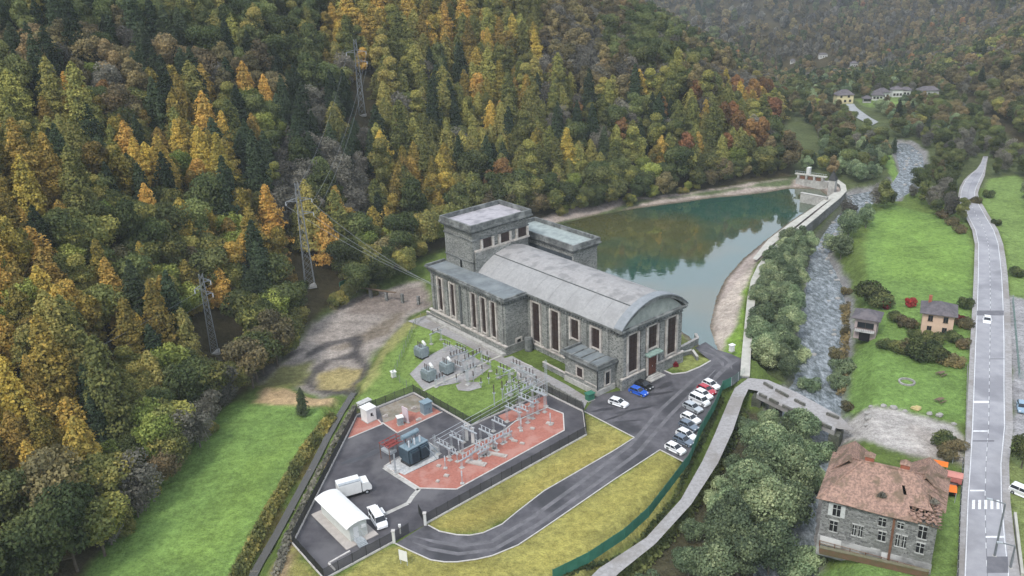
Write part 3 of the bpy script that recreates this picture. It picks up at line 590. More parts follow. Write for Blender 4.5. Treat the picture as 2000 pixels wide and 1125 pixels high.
# barrel roof: segmental vault of 20 m chord
def arc(x0, x1, z0, rise, n=22, t0=0, t1=1):
    w_ = (x1-x0)/2; R = (w_*w_+rise*rise)/(2*rise); cz = z0+rise-R; cx = (x0+x1)/2; a0 = math.asin(w_/R); out = []
    for i in range(n+1):
        a = -a0+2*a0*(t0+(t1-t0)*i/n); out.append((cx+R*math.sin(a), cz+R*math.cos(a)))
    return out
def vault(x0, x1, z0, rise, y0, y1, thick, t0=0, t1=1):
    top = arc(x0, x1, z0, rise, 20, t0, t1); low = arc(x0, x1, z0-thick, rise, 20, t0, t1)
    n = len(top); vs = []
    for y in (y0, y1):
        vs += [(a, y, z) for a, z in top]+[(a, y, z) for a, z in low]
    fs = []
    for i in range(n-1):
        fs += [(i, i+1, 2*n+i+1, 2*n+i), (n+i+1, n+i, 3*n+i, 3*n+i+1), (i+1, i, n+i, n+i+1), (2*n+i, 2*n+i+1, 3*n+i+1, 3*n+i)]
    fs += [(0, 2*n, 3*n, n), (n-1, 2*n-1, 4*n-1, 3*n-1)]
    return MB().add(vs, fs)
vault(-.9, 19.7, EV+.92, 4.3, 1.2, 48.35, .35, 0, .28).build('roof', M['roofskin'], ps, smooth=False)
vault(-.9, 19.7, EV+.98, 4.3, 1.2, 48.35, .35, .282, 1).build('upper_roof', M['roofskin2'], ps)
for k_ in range(1, 9): vault(-.9, 19.7, EV+.995, 4.3, 1.2+47.2*k_/9-.05, 1.2+47.2*k_/9+.05, .02, 0, 1).build('roof_joint', M['roofskin'], ps)
vault(-.9, 19.7, EV+1.04, 4.3, 1.2, 48.35, .12, .278, .286).build('roof_seam', M['dark_ledge'], ps)
vault(-1.0, 19.8, EV+1.15, 4.5, -.8, 1.2, .75).build('gable_arch', M['cornice'], ps)
vault(-1.1, 19.9, EV+1.42, 4.55, -1.0, 1.35, .27).build('arch_coping', noisy('arch_sheet', (.27, .29, .31), (.20, .22, .235), .7), ps)
ty = [(a, z) for a, z in arc(.2, 18.6, EV+.9, 4.0, 18)]
MB().xprism(ty, -.15, 1.2, 'y').build('tympanum', noisy('green_stained_render', (.36, .39, .36), (.24, .27, .25), .5, c3=(.17, .19, .18), scale3=.3), ps)
# stair tower
TX0, TX1, TY0, TY1, TZ = -1.5, 16.4, 48.6, 60.0, 24.6
MB().box(TX0, TY0, EV+.9, TX1, TY1, TZ-.8).build('tower_wall', M['stone'], ps)
c = MB(); c.box(TX0-.2, TY0-.2, TZ-2.7, TX1+.2, TY1+.2, TZ-2.4); c.box(TX0-.3, TY0-.3, TZ-.8, TX1+.3, TY1+.3, TZ-.45); c.box(TX0-1.0, TY0-1.0, TZ-.1, TX1+1.0, TY1+1.0, TZ+.35)
c.ring(TX0-.75, TY0-.75, TX1+.75, TY1+.75, .5, TZ+.35, TZ+1.55); c.box(TX0-.22, TY0-.18, EV+3.2, TX1, TY0-.001, EV+3.5); c.box(TX0-.2, TY0-.18, EV+3.2, TX0-.001, TY1+.2, EV+3.5)
c.build('tower_cornice', M['cornice'], ps); dn = MB().box(TX0-.45, TY0-.45, TZ-.45, TX1+.45, TY1+.45, TZ-.1)
x = TX0
while x < TX1: dn.box(x, TY0-.85, TZ-.42, x+.4, TY0-.452, TZ-.12); x += .8
y = TY0
while y < TY1: dn.box(TX0-.85, y, TZ-.42, TX0-.452, y+.4, TZ-.12); y += .8
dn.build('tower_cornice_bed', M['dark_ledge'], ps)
MB().box(TX0-.25, TY0-.25, TZ+.35, TX1+.25, TY1+.25, TZ+.45).build('tower_roof', M['tower_roof'], ps)
for xc in (3.0, 8.6, 14.2):
    f = MB().box(xc-1.45, TY0-.08, 19.5, xc+1.45, TY0-.004, 21.8).build('tower_window', M['window'], ps); g = MB()
    for k in range(1, 4): g.box(xc-1.45+2.9*k/4-.05, TY0-.13, 19.5, xc-1.45+2.9*k/4+.05, TY0-.081, 21.8)
    g.build('glazing_bars', M['mullion'], f)
p = MB()
for xc in (1.25, 4.75, 6.85, 10.35, 12.45, 15.95): p.box(xc-.28, TY0-.5, 19.4, xc+.28, TY0-.002, 21.9)
p.box(-.9, TY0-.6, 19.0, 16.4, TY0-.003, 19.4); p.build('tower_window_surround', M['trim'], ps)
MB().xprism([(-1.3, EV+1), (10.0, EV+1), (10.0, 18.95), (-1.3, 18.95)], TY0-1.0, TY0-.62, 'y').build('abutment_wall', M['stone'], ps)
MB().box(TX0-.06, 53.2, EV+1.0, TX0-.004, 54.0, EV+2.9).build('tower_door', M['dark'], ps)
# rear block beside the basin
RX0, RX1, RY0, RY1, RZ = 19.9, 28.2, 35.6, 59.6, 17.4
MB().box(RX0, RY0, -4, RX1, RY1, RZ-.7).build('intake_wall', M['stone'], ps)
MB().box(RX0-.06, RY0+.5, EV+.95, RX0-.003, RY1-.5, RZ-1.8).build('intake_cladding', noisy('dark_slate_panel', (.07, .085, .10), (.05, .06, .07), 1), ps)
c = MB(); c.box(RX0-.3, RY0-.3, RZ-.7, RX1+.3, RY1+.3, RZ-.35).box(RX0-.8, RY0-.8, RZ, RX1+.8, RY1+.8, RZ+.35).ring(RX0-.6, RY0-.6, RX1+.6, RY1+.6, .45, RZ+.35, RZ+1.5); c.build('intake_cornice', M['cornice'], ps)
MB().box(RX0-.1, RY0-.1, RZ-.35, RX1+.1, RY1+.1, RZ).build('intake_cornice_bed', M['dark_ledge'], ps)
MB().box(RX0-.15, RY0-.15, RZ+.35, RX1+.15, RY1+.15, RZ+.45).build('intake_roof', noisy('pale_green_roof', (.34, .39, .375), (.22, .25, .245), .5), ps)
dsh = MB(); dsh.lathe((RX0+1.5, RY1-2.2, RZ+.5), [(.05, 0), (.06, .8)], 6); dsh.lathe((RX0+1.5, RY1-2.2, RZ+1.2), [(.15, 0), (.55, .2), (.75, .6), (.72, .62)], 12); dsh.build('satellite_dish', M['whitemetal'], ps)
MB().box(RX0+.2, RY0-2.0, -4, RX1-1, RY0-.01, 3.5).build('intake_step', M['concrete'], ps)
# annexe at the front corner
AX0, AY0, AY1, AZ = -5.5, 1.7, 11.6, 6.0
MB().box(AX0, AY0, 0, -.002, AY1, AZ-.4).build('annexe_wall', M['stone'], ps)
MB().box(AX0-.35, AY0-.35, 0, -.46, AY0-.001, 1.2).box(AX0-.35, AY0-.001, 0, AX0-.001, AY1, 1.2).build('annexe_plinth', M['concrete'], ps)
c = MB(); c.box(AX0-.2, AY0-.2, AZ-.4, -.003, AY1+.2, AZ-.1).box(AX0-.85, AY0-.85, AZ+.3, -.004, AY1+.85, AZ+.62)
c.box(AX0-.7, AY0-.7, AZ+.62, -.3, AY0-.25, AZ+1.25).box(AX0-.7, AY1+.25, AZ+.62, -.3, AY1+.7, AZ+1.25).box(AX0-.7, AY0-.25, AZ+.62, AX0-.25, AY1+.25, AZ+1.25); c.build('annexe_cornice', M['cornice'], ps)
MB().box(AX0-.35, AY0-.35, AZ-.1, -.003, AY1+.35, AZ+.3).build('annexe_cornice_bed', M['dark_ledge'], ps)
MB().box(AX0-.25, AY0-.25, AZ+.62, -.3, AY1+.25, AZ+.72).build('annexe_roof', M['flat_roof'], ps)
rb = MB()
for yy_ in (4.2, 6.9, 9.4): rb.box(AX0, yy_, AZ+.72, -.5, yy_+.25, AZ+.9)
rb.build('annexe_roof_ribs', M['cornice'], ps)
def smallwin(side, a, wd, z0, z1, at_, mt):
    def bx(mb, a0, a1, d0, d1, za, zb):
        if side == 'x': return mb.box(at_-d1, a0, za, at_-d0, a1, zb)
        return mb.box(a0, at_-d1, za, a1, at_-d0, zb)
    f = bx(MB(), a-wd/2, a+wd/2, .004, .06, z0, z1).build('annexe_window', mt, ps); g = MB(); bx(g, a-.05, a+.05, .06, .1, z0, z1); bx(g, a-wd/2, a+wd/2, .101, .13, (z0+z1)/2-.05, (z0+z1)/2+.05); g.build('glazing_bars', M['mullion'], f)
    p = MB(); bx(p, a-wd/2-.35, a-wd/2, .002, .2, z0-.3, z1+.35); bx(p, a+wd/2, a+wd/2+.35, .002, .2, z0-.3, z1+.35); bx(p, a-wd/2, a+wd/2, .002, .2, z1, z1+.35); bx(p, a-wd/2, a+wd/2, .002, .28, z0-.3, z0); p.build('window_frame', M['trim'], f)
smallwin('x', 6.9, 1.7, 2.5, 4.6, AX0, M['window']); smallwin('y', -2.6, 1.2, 1.7, 4.6, AY0, M['darkglass'])
MB().box(AX0-.15, 8.2, 1.9, AX0-.003, AY1, 2.15).build('annexe_ledge', M['trim'], ps); MB().box(AX0-.15, AY0, 1.9, AX0-.003, 5.4, 2.15).build('annexe_ledge', M['trim'], ps)
dp = MB(); dp.bar((AX0-.12, AY0-.12, 0), (AX0-.12, AY0-.12, AZ-.1), .13, 8); dp.build('downpipe', M['fence'], ps)
dp = MB(); dp.bar((-7.2, 46.99, .2), (-7.2, 46.99, EV-.7), .35, 4); dp.build('downpipe', M['dark_ledge'], ps)
# side door in the wing's end wall
f = MB().box(-3.9, 29.82, 0, -2.7, 29.896, 2.9).build('side_door', M['dark'], ps); MB().box(-4.3, 29.7, 0, -3.9, 29.898, 3.3).box(-2.7, 29.7, 0, -2.3, 29.898, 3.3).box(-3.9, 29.7, 2.9, -2.7, 29.898, 3.3).build('door_surround', M['trim'], f)
MB().lathe((-1.7, 28.2, 0), [(1.0, 0), (1.0, 3.0), (.9, 3.2)], 16).build('round_tank', M['cornice'], ps)
# low retaining walls round the sunken court beside the annexe
def wall_thing(name, pts, h, wd, label, cat, mt, z0=0, capm=None, group=None, world=False, zf=None):
    t = thing(name, label, cat, (0, 0, 0), 0, group); P3 = [Vector((*p, 0)) for p in pts] if world else [G(a, c) for a, c in pts]
    t.location = (P3[0].x, P3[0].y, 0); b_ = MB(); cp_ = MB(); o = P3[0]
    for a, c in zip(P3[:-1], P3[1:]):
        a = a-o; c = c-o; d = c-a; ang = math.atan2(d.y, d.x); mid = (a+c)/2; zz = z0
        b_.obox((mid.x, mid.y), ang, d.length, wd, h, zz)
        if capm: cp_.obox((mid.x, mid.y), ang, d.length+.02, wd+.16, .14, zz+h)
    b_.build('wall', mt, t)
    if capm: cp_.build('coping', capm, t)
    return t
wall_thing('court_wall', [(1061,716), (1109,741)], 1.2, .35, 'low grey wall edging the sunken court left of the annexe', 'wall', M['stone'], capm=M['trim'])
wall_thing('tailrace_wall', [(1329,690), (1362,672), (1358,664)], 1.6, .5, 'stone parapet at the right end of the hall beside the channel', 'wall', M['stone'], capm=M['trim'])
wall_thing('channel_wall', [(1310,712), (1330,696), (1352,690), (1362,704)], .9, .4, 'low stone wall round the lawn pit right of the hall', 'wall', M['stonewall'], capm=M['walltop'])
wall_thing('path_wall', [(834,614), (986,690)], .9, .3, 'long pale ledge wall at the foot of the wing', 'wall', M['stone'], capm=M['trim'])

# ------------------------------------------------------------------ fences
def fence(name, pts, h, label, cat, mt, postm, style='bars', step=2.5, base=None, group=None, z0=.0, hang=0, capm=None):
    P3 = [G(a, c) for a, c in pts]; o = P3[0].copy(); t = thing(name, label, cat, (o.x, o.y, z0), 0, group)
    P3 = [p-o for p in P3]; pn = MB(); bs = MB(); np_ = 0
    for a, c in zip(P3[:-1], P3[1:]):
        d = c-a; Ln = d.length; u = d.normalized(); ang = math.atan2(d.y, d.x); n = max(1, round(Ln/step)); mid = (a+c)/2
        if base: bs.obox((mid.x, mid.y), ang, Ln, .28, base)
        b0 = base or 0
        if style == 'bars':
            for z in (b0+.12, h-.12): pn.bar((a.x, a.y, z), (c.x, c.y, z), .035)
            k = .1
            while k < Ln: p = a+u*k; pn.obox((p.x, p.y), ang, .055, .03, h-b0-.1, b0+.05); k += .13
        elif style == 'screen': pn.obox((mid.x, mid.y), ang, Ln, .03, h-.12, .06)
        elif style == 'slabs':
            pn.obox((mid.x, mid.y), ang, Ln, .1, h-.3, .1)
        elif style == 'wire':
            for z in np.linspace(.2, h-.05, 7): pn.bar((a.x, a.y, z), (c.x, c.y, z), .018)
        elif style == 'rail':
            for z in (h*.55, h): pn.bar((a.x, a.y, z), (c.x, c.y, z), .05)
        for k in range(n):
            if np_ >= 98: break
            p = a+u*(Ln*k/n); r = .05 if style != 'slabs' else .1
            MB().box(-r, -r, 0, r, r, h+.08).build('post', postm, t, loc=(p.x, p.y, 0)); np_ += 1
    pn.build({'bars': 'bar_panel', 'screen': 'screen', 'slabs': 'slab_panel', 'wire': 'wire_mesh', 'rail': 'rail'}[style], mt, t)
    if base: bs.build('base_wall', M['kerb'], t)
    return t
fence('steel_fence', [(697,812),(572,1062),(634,1132)], 2.1, 'black steel fence along the ditch side of the new substation yard', 'fence', M['fence'], M['fence'], base=.3)
fence('steel_fence', [(769,1059),(634,1132)], 2.1, 'black steel fence left of the yard gate, behind the white sign board', 'fence', M['fence'], M['fence'], base=.3)
fence('steel_fence', [(831,1024),(1145,850),(1139,804)], 2.1, 'black steel fence along the olive lawn, between the yard and the access road', 'fence', M['fence'], M['fence'], base=.3)
fence('steel_fence', [(1139,804),(1064,767),(920,832)], 2.1, 'black steel fence behind the tall white switchgear of the new yard', 'fence', M['fence'], M['fence'], base=.3)
fence('steel_fence', [(920,832),(808,768)], 2.1, 'black steel fence between the grassy old yard and the red gravel pad', 'fence', M['fence'], M['fence'], base=.3)
fence('steel_fence', [(808,768),(697,812)], 2.1, 'black steel fence behind the white kiosk of the yard', 'fence', M['fence'], M['fence'], base=.3)
fence('slat_fence', [(1136,798),(1064,757)], 1.9, 'pale grey slat fence between the path and the annexe', 'fence', M['oldfence'], M['stone'], style='slabs', step=1.6)
fence('wire_fence', [(808,766),(768,738),(812,634),(832,616)], 1.8, 'green wire fence crossing the lawn left of the old transformers', 'fence', noisy('green_wire', (.07, .16, .07), (.05, .12, .05), 3), M['oldfence'], style='wire')
fence('green_fence', [(1080,1135),(1150,1100),(1220,1053),(1266,1011),(1308,956),(1346,905),(1368,849),(1396,800),(1411,762),(1428,754)], 2.2, 'long green screen fence curving between the parked cars and the gravel lane', 'fence', M['greenfence'], M['greenfence'], style='screen', step=2.5)
fence('green_fence', [(1428,754),(1455,733)], 2.0, 'short green fence stretch closing the top of the gravel lane', 'fence', M['greenfence'], M['galv'], style='wire')
fence('field_fence', [(1889,720),(1885,860)], 1.1, 'grey post fence between the paddock and the main road', 'fence', M['oldfence'], M['oldfence'], style='rail', step=3)
fence('field_fence', [(1860,905),(1880,905),(1874,1000),(1868,1160)], 1.2, 'dark railing between the grass verge and the main road by the villa', 'fence', M['fence'], M['galv'], style='rail', step=2)
fence('green_fence', [(1977,590),(1990,740),(2010,742)], 1.8, 'tall dark fence round the pale court at the right edge', 'fence', M['greenfence'], M['galv'], style='wire', step=3)
fence('wire_fence', [(1600,1078),(1600,1066),(1815,1125)], 1.0, 'rusty brown railing on the bank in front of the ruined villa', 'fence', M['rust'], M['rust'], style='rail', step=2.2)
# gates
def gate(a, c, label, n=2):
    A = G(*a); B = G(*c); o = A; t = thing('yard_gate', label, 'gate', (A.x, A.y, 0), math.atan2(B.y-A.y, B.x-A.x)); Ln = (B-A).length
    g = MB(); k = 0
    for z in (.15, 1.9): g.bar((0, 0, z), (Ln, 0, z), .05)
    while k < Ln: g.box(k-.03, -.02, .1, k+.03, .02, 1.95); k += .14
    g.build('leaf', M['fence'], t); return t
for q, lb in (((770,1060), 'white gate post left of the substation gateway'), ((831,1025), 'white gate post right of the substation gateway')):
    p = G(*q); t = thing('gate_post', lb, 'gate post', (p.x, p.y, 0)); MB().box(-.22, -.22, 0, .22, .22, 2.3).build('shaft', M['whiteplaster'], t); MB().box(-.3, -.3, 2.3, .3, .3, 2.45).build('cap', M['kerb'], t)
gate((774,1056), (800,1040), 'closed black gate leaf beside the left white gate post'); gate((829,1022), (818,1003), 'open black gate leaf folded back beside the right gate post')
p = G(782, 1042); t = thing('intercom_post', 'small white intercom post just inside the yard gate', 'post', (p.x, p.y, 0)); MB().box(-.12, -.12, 0, .12, .12, 1.4).build('post', M['whitemetal'], t); MB().box(-.2, -.16, 1.4, .2, .16, 1.8).build('box', M['whitemetal'], t)
# sign board
a = G(781, 1100); c = G(800, 1106); t = thing('sign_board', 'blank white sign board on two posts beside the access road', 'sign', (a.x, a.y, HT(a.x, a.y)), math.atan2(c.y-a.y, c.x-a.x))
MB().box(0, -.03, .8, 1.5, .03, 2.7).build('panel', M['whitemetal'], t)
for x in (.15, 1.35): MB().box(x-.05, .035, 0, x+.05, .12, 2.6).build('post', M['galv'], t)

# ------------------------------------------------------------------ prefabricated shed, truck, van
def frame(a, c): A = G(*a); B = G(*c); return A, math.atan2(B.y-A.y, B.x-A.x), (B-A).length
A, an, Ln = frame((629, 1004), (686, 1060))
t = thing('prefab_shed', 'white prefabricated shed with curved sheet roof on a concrete pad', 'shed', (A.x, A.y, 0), an)
MB().box(-1.0, -1.5, 0, Ln+1.2, 4.4, .14).build('base_slab', M['slab'], t)
MB().box(0, 0, .14, Ln, 3.1, 3.2).build('wall', M['shedwall'], t)
pr = arc(-.75, 3.55, 3.2, .55, 10); lo = [(a_, z-.09) for a_, z in pr][::-1]
MB().xprism(pr+lo, -.5, Ln+.5, 'x').build('roof', M['whitemetal'], t); r_ = MB(); 
MB().xprism([(0, 3.2)]+[(a_, z-.1) for a_, z in arc(0, 3.1, 3.2, .42, 8)][1:-1]+[(3.1, 3.2)], .02, Ln-.02, 'x').build('gable', M['shedwall'], t)
MB().box(-.5, 1.37, 3.74, Ln+.5, 1.43, 3.765).build('ridge_strip', M['concrete'], t)
f = MB().box(Ln+.002, .6, .5, Ln+.05, 1.5, 2.6).build('door', M['whitemetal'], t); MB().box(Ln+.05, 1.35, 1.4, Ln+.1, 1.42, 1.6).build('handle', M['galv'], f)
r_ = MB(); r_.box(Ln+.06, .3, .42, Ln+1.5, 1.9, .5)
for x in (Ln+.2, Ln+1.4):
    for y in (.35, 1.85): r_.bar((x, y, .14), (x, y, 1.5), .03)
for k in range(3): r_.box(Ln+1.5+k*.25, .3, .14, Ln+1.74+k*.25, 1.9, .4-k*.12)
for z in (1.0, 1.5): r_.bar((Ln+.2, .35, z), (Ln+1.4, .35, z), .03); r_.bar((Ln+.2, 1.85, z), (Ln+1.4, 1.85, z), .03)
r_.build('steps', M['galv'], t); MB().box(Ln+.002, 2.0, 2.0, Ln+.35, 2.8, 2.5).build('air_conditioner', M['whitemetal'], t)
def wheels(t, xs, y, r, wd=.22, name='wheel'):
    for x in xs:
        for s in (-1, 1):
            w_ = MB(); w_.lathe((0, 0, 0), [(r*.6, -wd/2), (r, -wd/2+.03), (r, wd/2-.03), (r*.6, wd/2)], 12); o = w_.build(name, M['rubber'], t, smooth=False, loc=(x, s*y, r)); o.rotation_euler = (PI/2, 0, 0)
            h = MB(); h.lathe((0, 0, 0), [(r*.25, -wd/2-.015), (r*.58, -wd/2+.004), (r*.58, wd/2-.004), (r*.25, wd/2+.015)], 8); h.build('rim', M['galv'], o)
A, an, Ln = frame((648, 977), (694, 964))
t = thing('box_truck', 'white box truck parked behind the prefabricated shed', 'truck', (A.x, A.y, 0), an)
MB().box(1.2, -1.2, .75, 5.2, 1.2, 3.0).build('box_body', M['whitemetal'], t); MB().box(1.3, -1.15, 3.002, 5.1, -.5, 3.2).build('roof_fairing', M['galv'], t)
MB().box(1.0, -.9, .5, 6.6, .9, .745).build('chassis', M['fence'], t)
MB().xprism([(5.35, .75), (7.0, .75), (7.05, 1.5), (6.6, 2.4), (5.35, 2.5)], -1.1, 1.1, 'y').build('cab', M['whitemetal'], t)
MB().add([(7.06, -.95, 1.55), (7.06, .95, 1.55), (6.66, .9, 2.3), (6.66, -.9, 2.3)], [(0, 1, 2, 3)]).build('windscreen', M['darkglass'], t)
wheels(t, (2.1, 6.1), 1.0, .45, .3)
for s in (-1, 1): MB().box(7.03, s*.8-.15, .95, 7.09, s*.8+.15, 1.15).build('headlight', M['lamp_white'], t)

def hull(prof, half, top=None):
    """car body: side profile (x,z) polygon, rounded in plan by narrowing at the ends"""
    n = len(prof); vs = []; xs = [p[0] for p in prof]; x0, x1 = min(xs), max(xs)
    def hw(x, z):
        e = min(x-x0, x1-x); k = 1-.16*max(0, 1-e/.55)**2; return half*k
    rows = []
    for f in (-1, -.86, .86, 1):
        row = []
        for x, z in prof:
            y = hw(x, z)*f; zz = z if abs(f) < 1 else (z-.05 if z > .6 else z+.02); row.append((x, y, zz))
        rows.append(row)
    vs = [p for r in rows for p in r]; fs = []
    for i in range(3):
        for k in range(n): fs.append((i*n+k, i*n+(k+1) % n, (i+1)*n+(k+1) % n, (i+1)*n+k))
    fs += [tuple(range(n)), tuple(range(3*n, 4*n))[::-1]]
    return MB().add(vs, fs)
def loft(secs):
    vs = []; n = len(secs[0]); fs = []
    for s_ in secs: vs += s_
    for i in range(len(secs)-1):
        for k in range(n): fs.append((i*n+k, i*n+(k+1) % n, (i+1)*n+(k+1) % n, (i+1)*n+k))
    fs += [tuple(range(n)), tuple(range((len(secs)-1)*n, len(secs)*n))[::-1]]
    return MB().add(vs, fs)
def make_car(label, paint, Lc=4.2, W=1.76, H=1.48, kind='hatch', group=None, loc=(0, 0, 0), rz=0):
    t = thing('parked_car', label, 'car', loc, rz, group); h = Lc/2
    bh = .92 if kind != 'van' else 1.15
    prof = [(-h, .32), (-h-.0, .62), (-h+.06, bh-.04), (-h+.5, bh), (h-1.15, bh), (h-.35, bh-.14), (h-.04, .66), (h, .34), (h-.3, .22), (-h+.3, .22)]
    hull(prof, W/2).build('body', paint, t)
    rx0 = -h+.15 if kind in ('hatch', 'van') else -h+.75; rx1 = h-1.25 if kind != 'van' else h-.85
    def sec(z, e, f): 
        y = W/2-f; return [(rx0+e[0], -y, z), (rx1-e[1], -y, z), (rx1-e[1], y, z), (rx0+e[0], y, z)]
    g0 = .45 if kind != 'van' else .25
    loft([sec(bh-.01, (.05, 0), .09), sec(H-.10, (g0*.7, .72 if kind != 'van' else .45), .22)]).build('glasshouse', M['darkglass'], t)
    loft([sec(H-.11, (g0*.65, .70 if kind != 'van' else .43), .21), sec(H, (g0+.1, .95 if kind != 'van' else .6), .30)]).build('roof', paint, t)
    p = MB()
    for s in (-1, 1):
        for x, x2 in ((rx0+(rx1-rx0)*.47, rx0+(rx1-rx0)*.47), (rx0+.08, rx0+g0*.65+.04), (rx1-.04, rx1-.70)):
            p.bar((x, s*(W/2-.085), bh), (x2, s*(W/2-.205), H-.09), .035)
    p.build('pillar', paint, t)
    wheels(t, (-h+.78, h-.82), W/2-.12, .32, .2)
    for s in (-1, 1):
        MB().box(h-.2, s*(W/2-.42)-.16, .58, h-.02, s*(W/2-.42)+.16, .72).build('headlight', M['lamp_white'], t)
        MB().box(-h-.01, s*(W/2-.3)-.1, .62, -h+.06, s*(W/2-.3)+.1, .82).build('tail_light', M['lamp_red'], t)
        MB().box(rx1-.35, s*(W/2+.08)-.09, bh-.02, rx1-.2, s*(W/2+.08)+.09, bh+.12).build('mirror', paint, t)
    MB().box(-h+.55, -W/2+.06, .2, h-.55, W/2-.06, .26).build('sill', M['rubber'], t)
    return t
def place(px, py, hx, hy): a = G(px, py); c = G(hx, hy); return (a.x, a.y, 0), math.atan2(c.y-a.y, c.x-a.x)
van_loc, van_rz = place(739, 1020, 748, 1034)
v = make_car('white flatbed van with open rear beside the prefabricated shed', CARP['white'], 4.9, 1.95, 2.0, 'van', loc=van_loc, rz=van_rz)
v.name = 'utility_van'; v['category'] = 'van'
MB().box(-3.3, -.8, 1.25, -2.5, .8, 1.32).build('open_tailgate', M['whitemetal'], v); MB().box(-2.35, .99, .9, -.6, 1.6, .96).build('side_flap', M['whitemetal'], v)
def car_at(cx, cy, dx, dy, *a, **k):
    loc, rz = place(cx, cy, cx+dx, cy+dy); return make_car(*a, loc=loc, rz=rz, **k)
car_at(1208, 791, 19, 6, 'white hatchback parked alone in front of the annexe', CARP['white'], group='cars by the station front')
car_at(1247, 769, 19, 7, 'bright blue hatchback parked in front of the station entrance', CARP['blue'], group='cars by the station front')
car_at(1258, 757, 19, 8, 'black car with pale windscreen parked behind the bright blue hatchback', CARP['black'], group='cars by the station front')
row = [(1319,881,'white','white hatchback at the near end of the row along the green fence'),
 (1335,865,'grey','slate grey car second from the near end of the row'),
 (1341,854,'white','white car third from the near end of the row, beyond the slate grey one'),
 (1345,836,'grey','grey estate car in the middle of the row, nearer one of two'),
 (1349,822,'white','white car in the middle of the row beyond the grey estate car'),
 (1353,800,'silver','silver hatchback just before the high white van in the row'),
 (1366,787,'white','high white van in the parked row'),
 (1374,775,'white','white car between the high van and the red car'),
 (1380,766,'red','red car in the row, second from the far end'),
 (1389,756,'white','white car at the far end of the row, by the green gate')]
for k, (cx, cy, pn_, lb) in enumerate(row):
    car_at(cx, cy, 19, 9, lb, CARP[pn_], kind='van' if k == 6 else 'hatch', Lc=4.6 if k == 6 else 4.1+.1*(k % 3), H=1.9 if k == 6 else 1.47, group='cars parked along the green fence')
r0 = car_at(1927, 630, -1, 14, 'small white car driving on the main road past the cream house', CARP['white'], 4.0); r0.name = 'moving_car'
car_at(1995, 800, 2, 14, 'light blue car parked at the right edge beside the main road', CARP['lightblue'])
car_at(1858, 958, 3, -16, 'dark car parked beside the orange canopy behind the villa', CARP['black'])
car_at(1997, 968, 14, 6, 'white pickup parked at the right edge beside the zebra crossing', CARP['white'], H=1.8, kind='van')

# ------------------------------------------------------------------ substation equipment
def insul(mb, x, y, z, h, r=.13, n=6):
    prof = []; k = max(3, int(h/.22))
    for i in range(k): prof += [(r*.55, h*i/k), (r, h*(i+.35)/k), (r*.55, h*(i+.8)/k)]
    prof.append((r*.5, h)); mb.lathe((x, y, z), prof, n); return mb
GA = G(850, 897); GB = G(1066, 777); GD = (GB-GA); GANG = math.atan2(GD.y, GD.x)
# main transformer
TRF = G(811, 897); t = thing('power_transformer', 'large blue-grey power transformer with conservator tank on white gravel', 'transformer', (TRF.x, TRF.y, .04), GANG)
MB().box(-2.3, -1.1, .5, 2.3, 1.1, 3.3).build('tank', M['transformer'], t)
MB().box(-2.45, -1.25, 3.3, 2.45, 1.25, 3.5).build('tank_cover', M['transformer_top'], t)
MB().box(-2.4, -1.3, 0, 2.4, 1.3, .5).build('base_frame', M['fence'], t)
for s in (-1, 1):
    for x0 in (-2.1, .3):
        f = MB()
        for k in range(9): f.box(x0+k*.21, s*1.1 if s > 0 else -1.95, .8, x0+k*.21+.09, 1.95 if s > 0 else -1.1, 3.0)
        f.box(x0-.05, s*1.5-.12, 3.0, x0+1.85, s*1.5+.12, 3.2).box(x0-.05, s*1.5-.12, .62, x0+1.85, s*1.5+.12, .8)
        f.build('radiator', M['transformer'], t)
cs = MB(); cs.bar((-1.9, 1.0, 5.0), (1.9, 1.0, 5.0), .48, 14); cs.build('conservator', M['transformer_top'], t); cs = MB()
for x in (-1.3, 1.3): cs.bar((x, 1.0, 3.5), (x, 1.0, 4.6), .09)
cs.bar((0, .2, 3.5), (0, .9, 4.7), .07); cs.build('conservator_support', M['transformer_top'], t)
for k in range(3): insul(MB(), -1.5+k*1.3, -.5, 3.5, 1.4, .2, 8).build('bushing', M['porcelain'], t)
for k in range(3): insul(MB(), -1.3+k*.5, .3, 3.5, .6, .12, 6).build('low_voltage_bushing', M['brownins'], t)
c = MB(); c.box(2.46, -.7, 1.0, 2.9, .5, 2.3); c.build('control_box', M['transformer_top'], t)
c = MB(); c.bar((2.4, -1.0, 3.2), (3.4, -2.6, 1.0), .06); c.bar((1.2, -1.9, 3.1), (2.6, -3.2, .1), .05); c.build('pipework', M['transformer_top'], t)
# red deluge frame and cable rack
RF = G(770, 892); t = thing('deluge_frame', 'red pipe frame on grey legs left of the blue-grey transformer', 'pipe frame', (RF.x, RF.y, .03), GANG)
c = MB()
for x in (-2.0, 1.9):
    for y in (-1.4, 1.4): c.bar((x, y, 0), (x, y, 3.4), .08)
c.build('leg', M['rust'], t); c = MB()
for y in (-1.4, -.5, .5, 1.4): c.bar((-2.2, y, 3.45), (2.1, y, 3.45), .11)
for x in (-2.0, -1.0, .1, 1.9): c.bar((x, -1.5, 3.3), (x, 1.5, 3.3), .1)
c.box(-1.5, -1.0, 3.0, .8, 1.0, 3.2); c.build('red_pipes', M['redpaint'], t)
MB().box(-1.9, -1.3, 1.7, -.2, 1.3, 2.2).build('cable_cabinet', M['galv'], t)
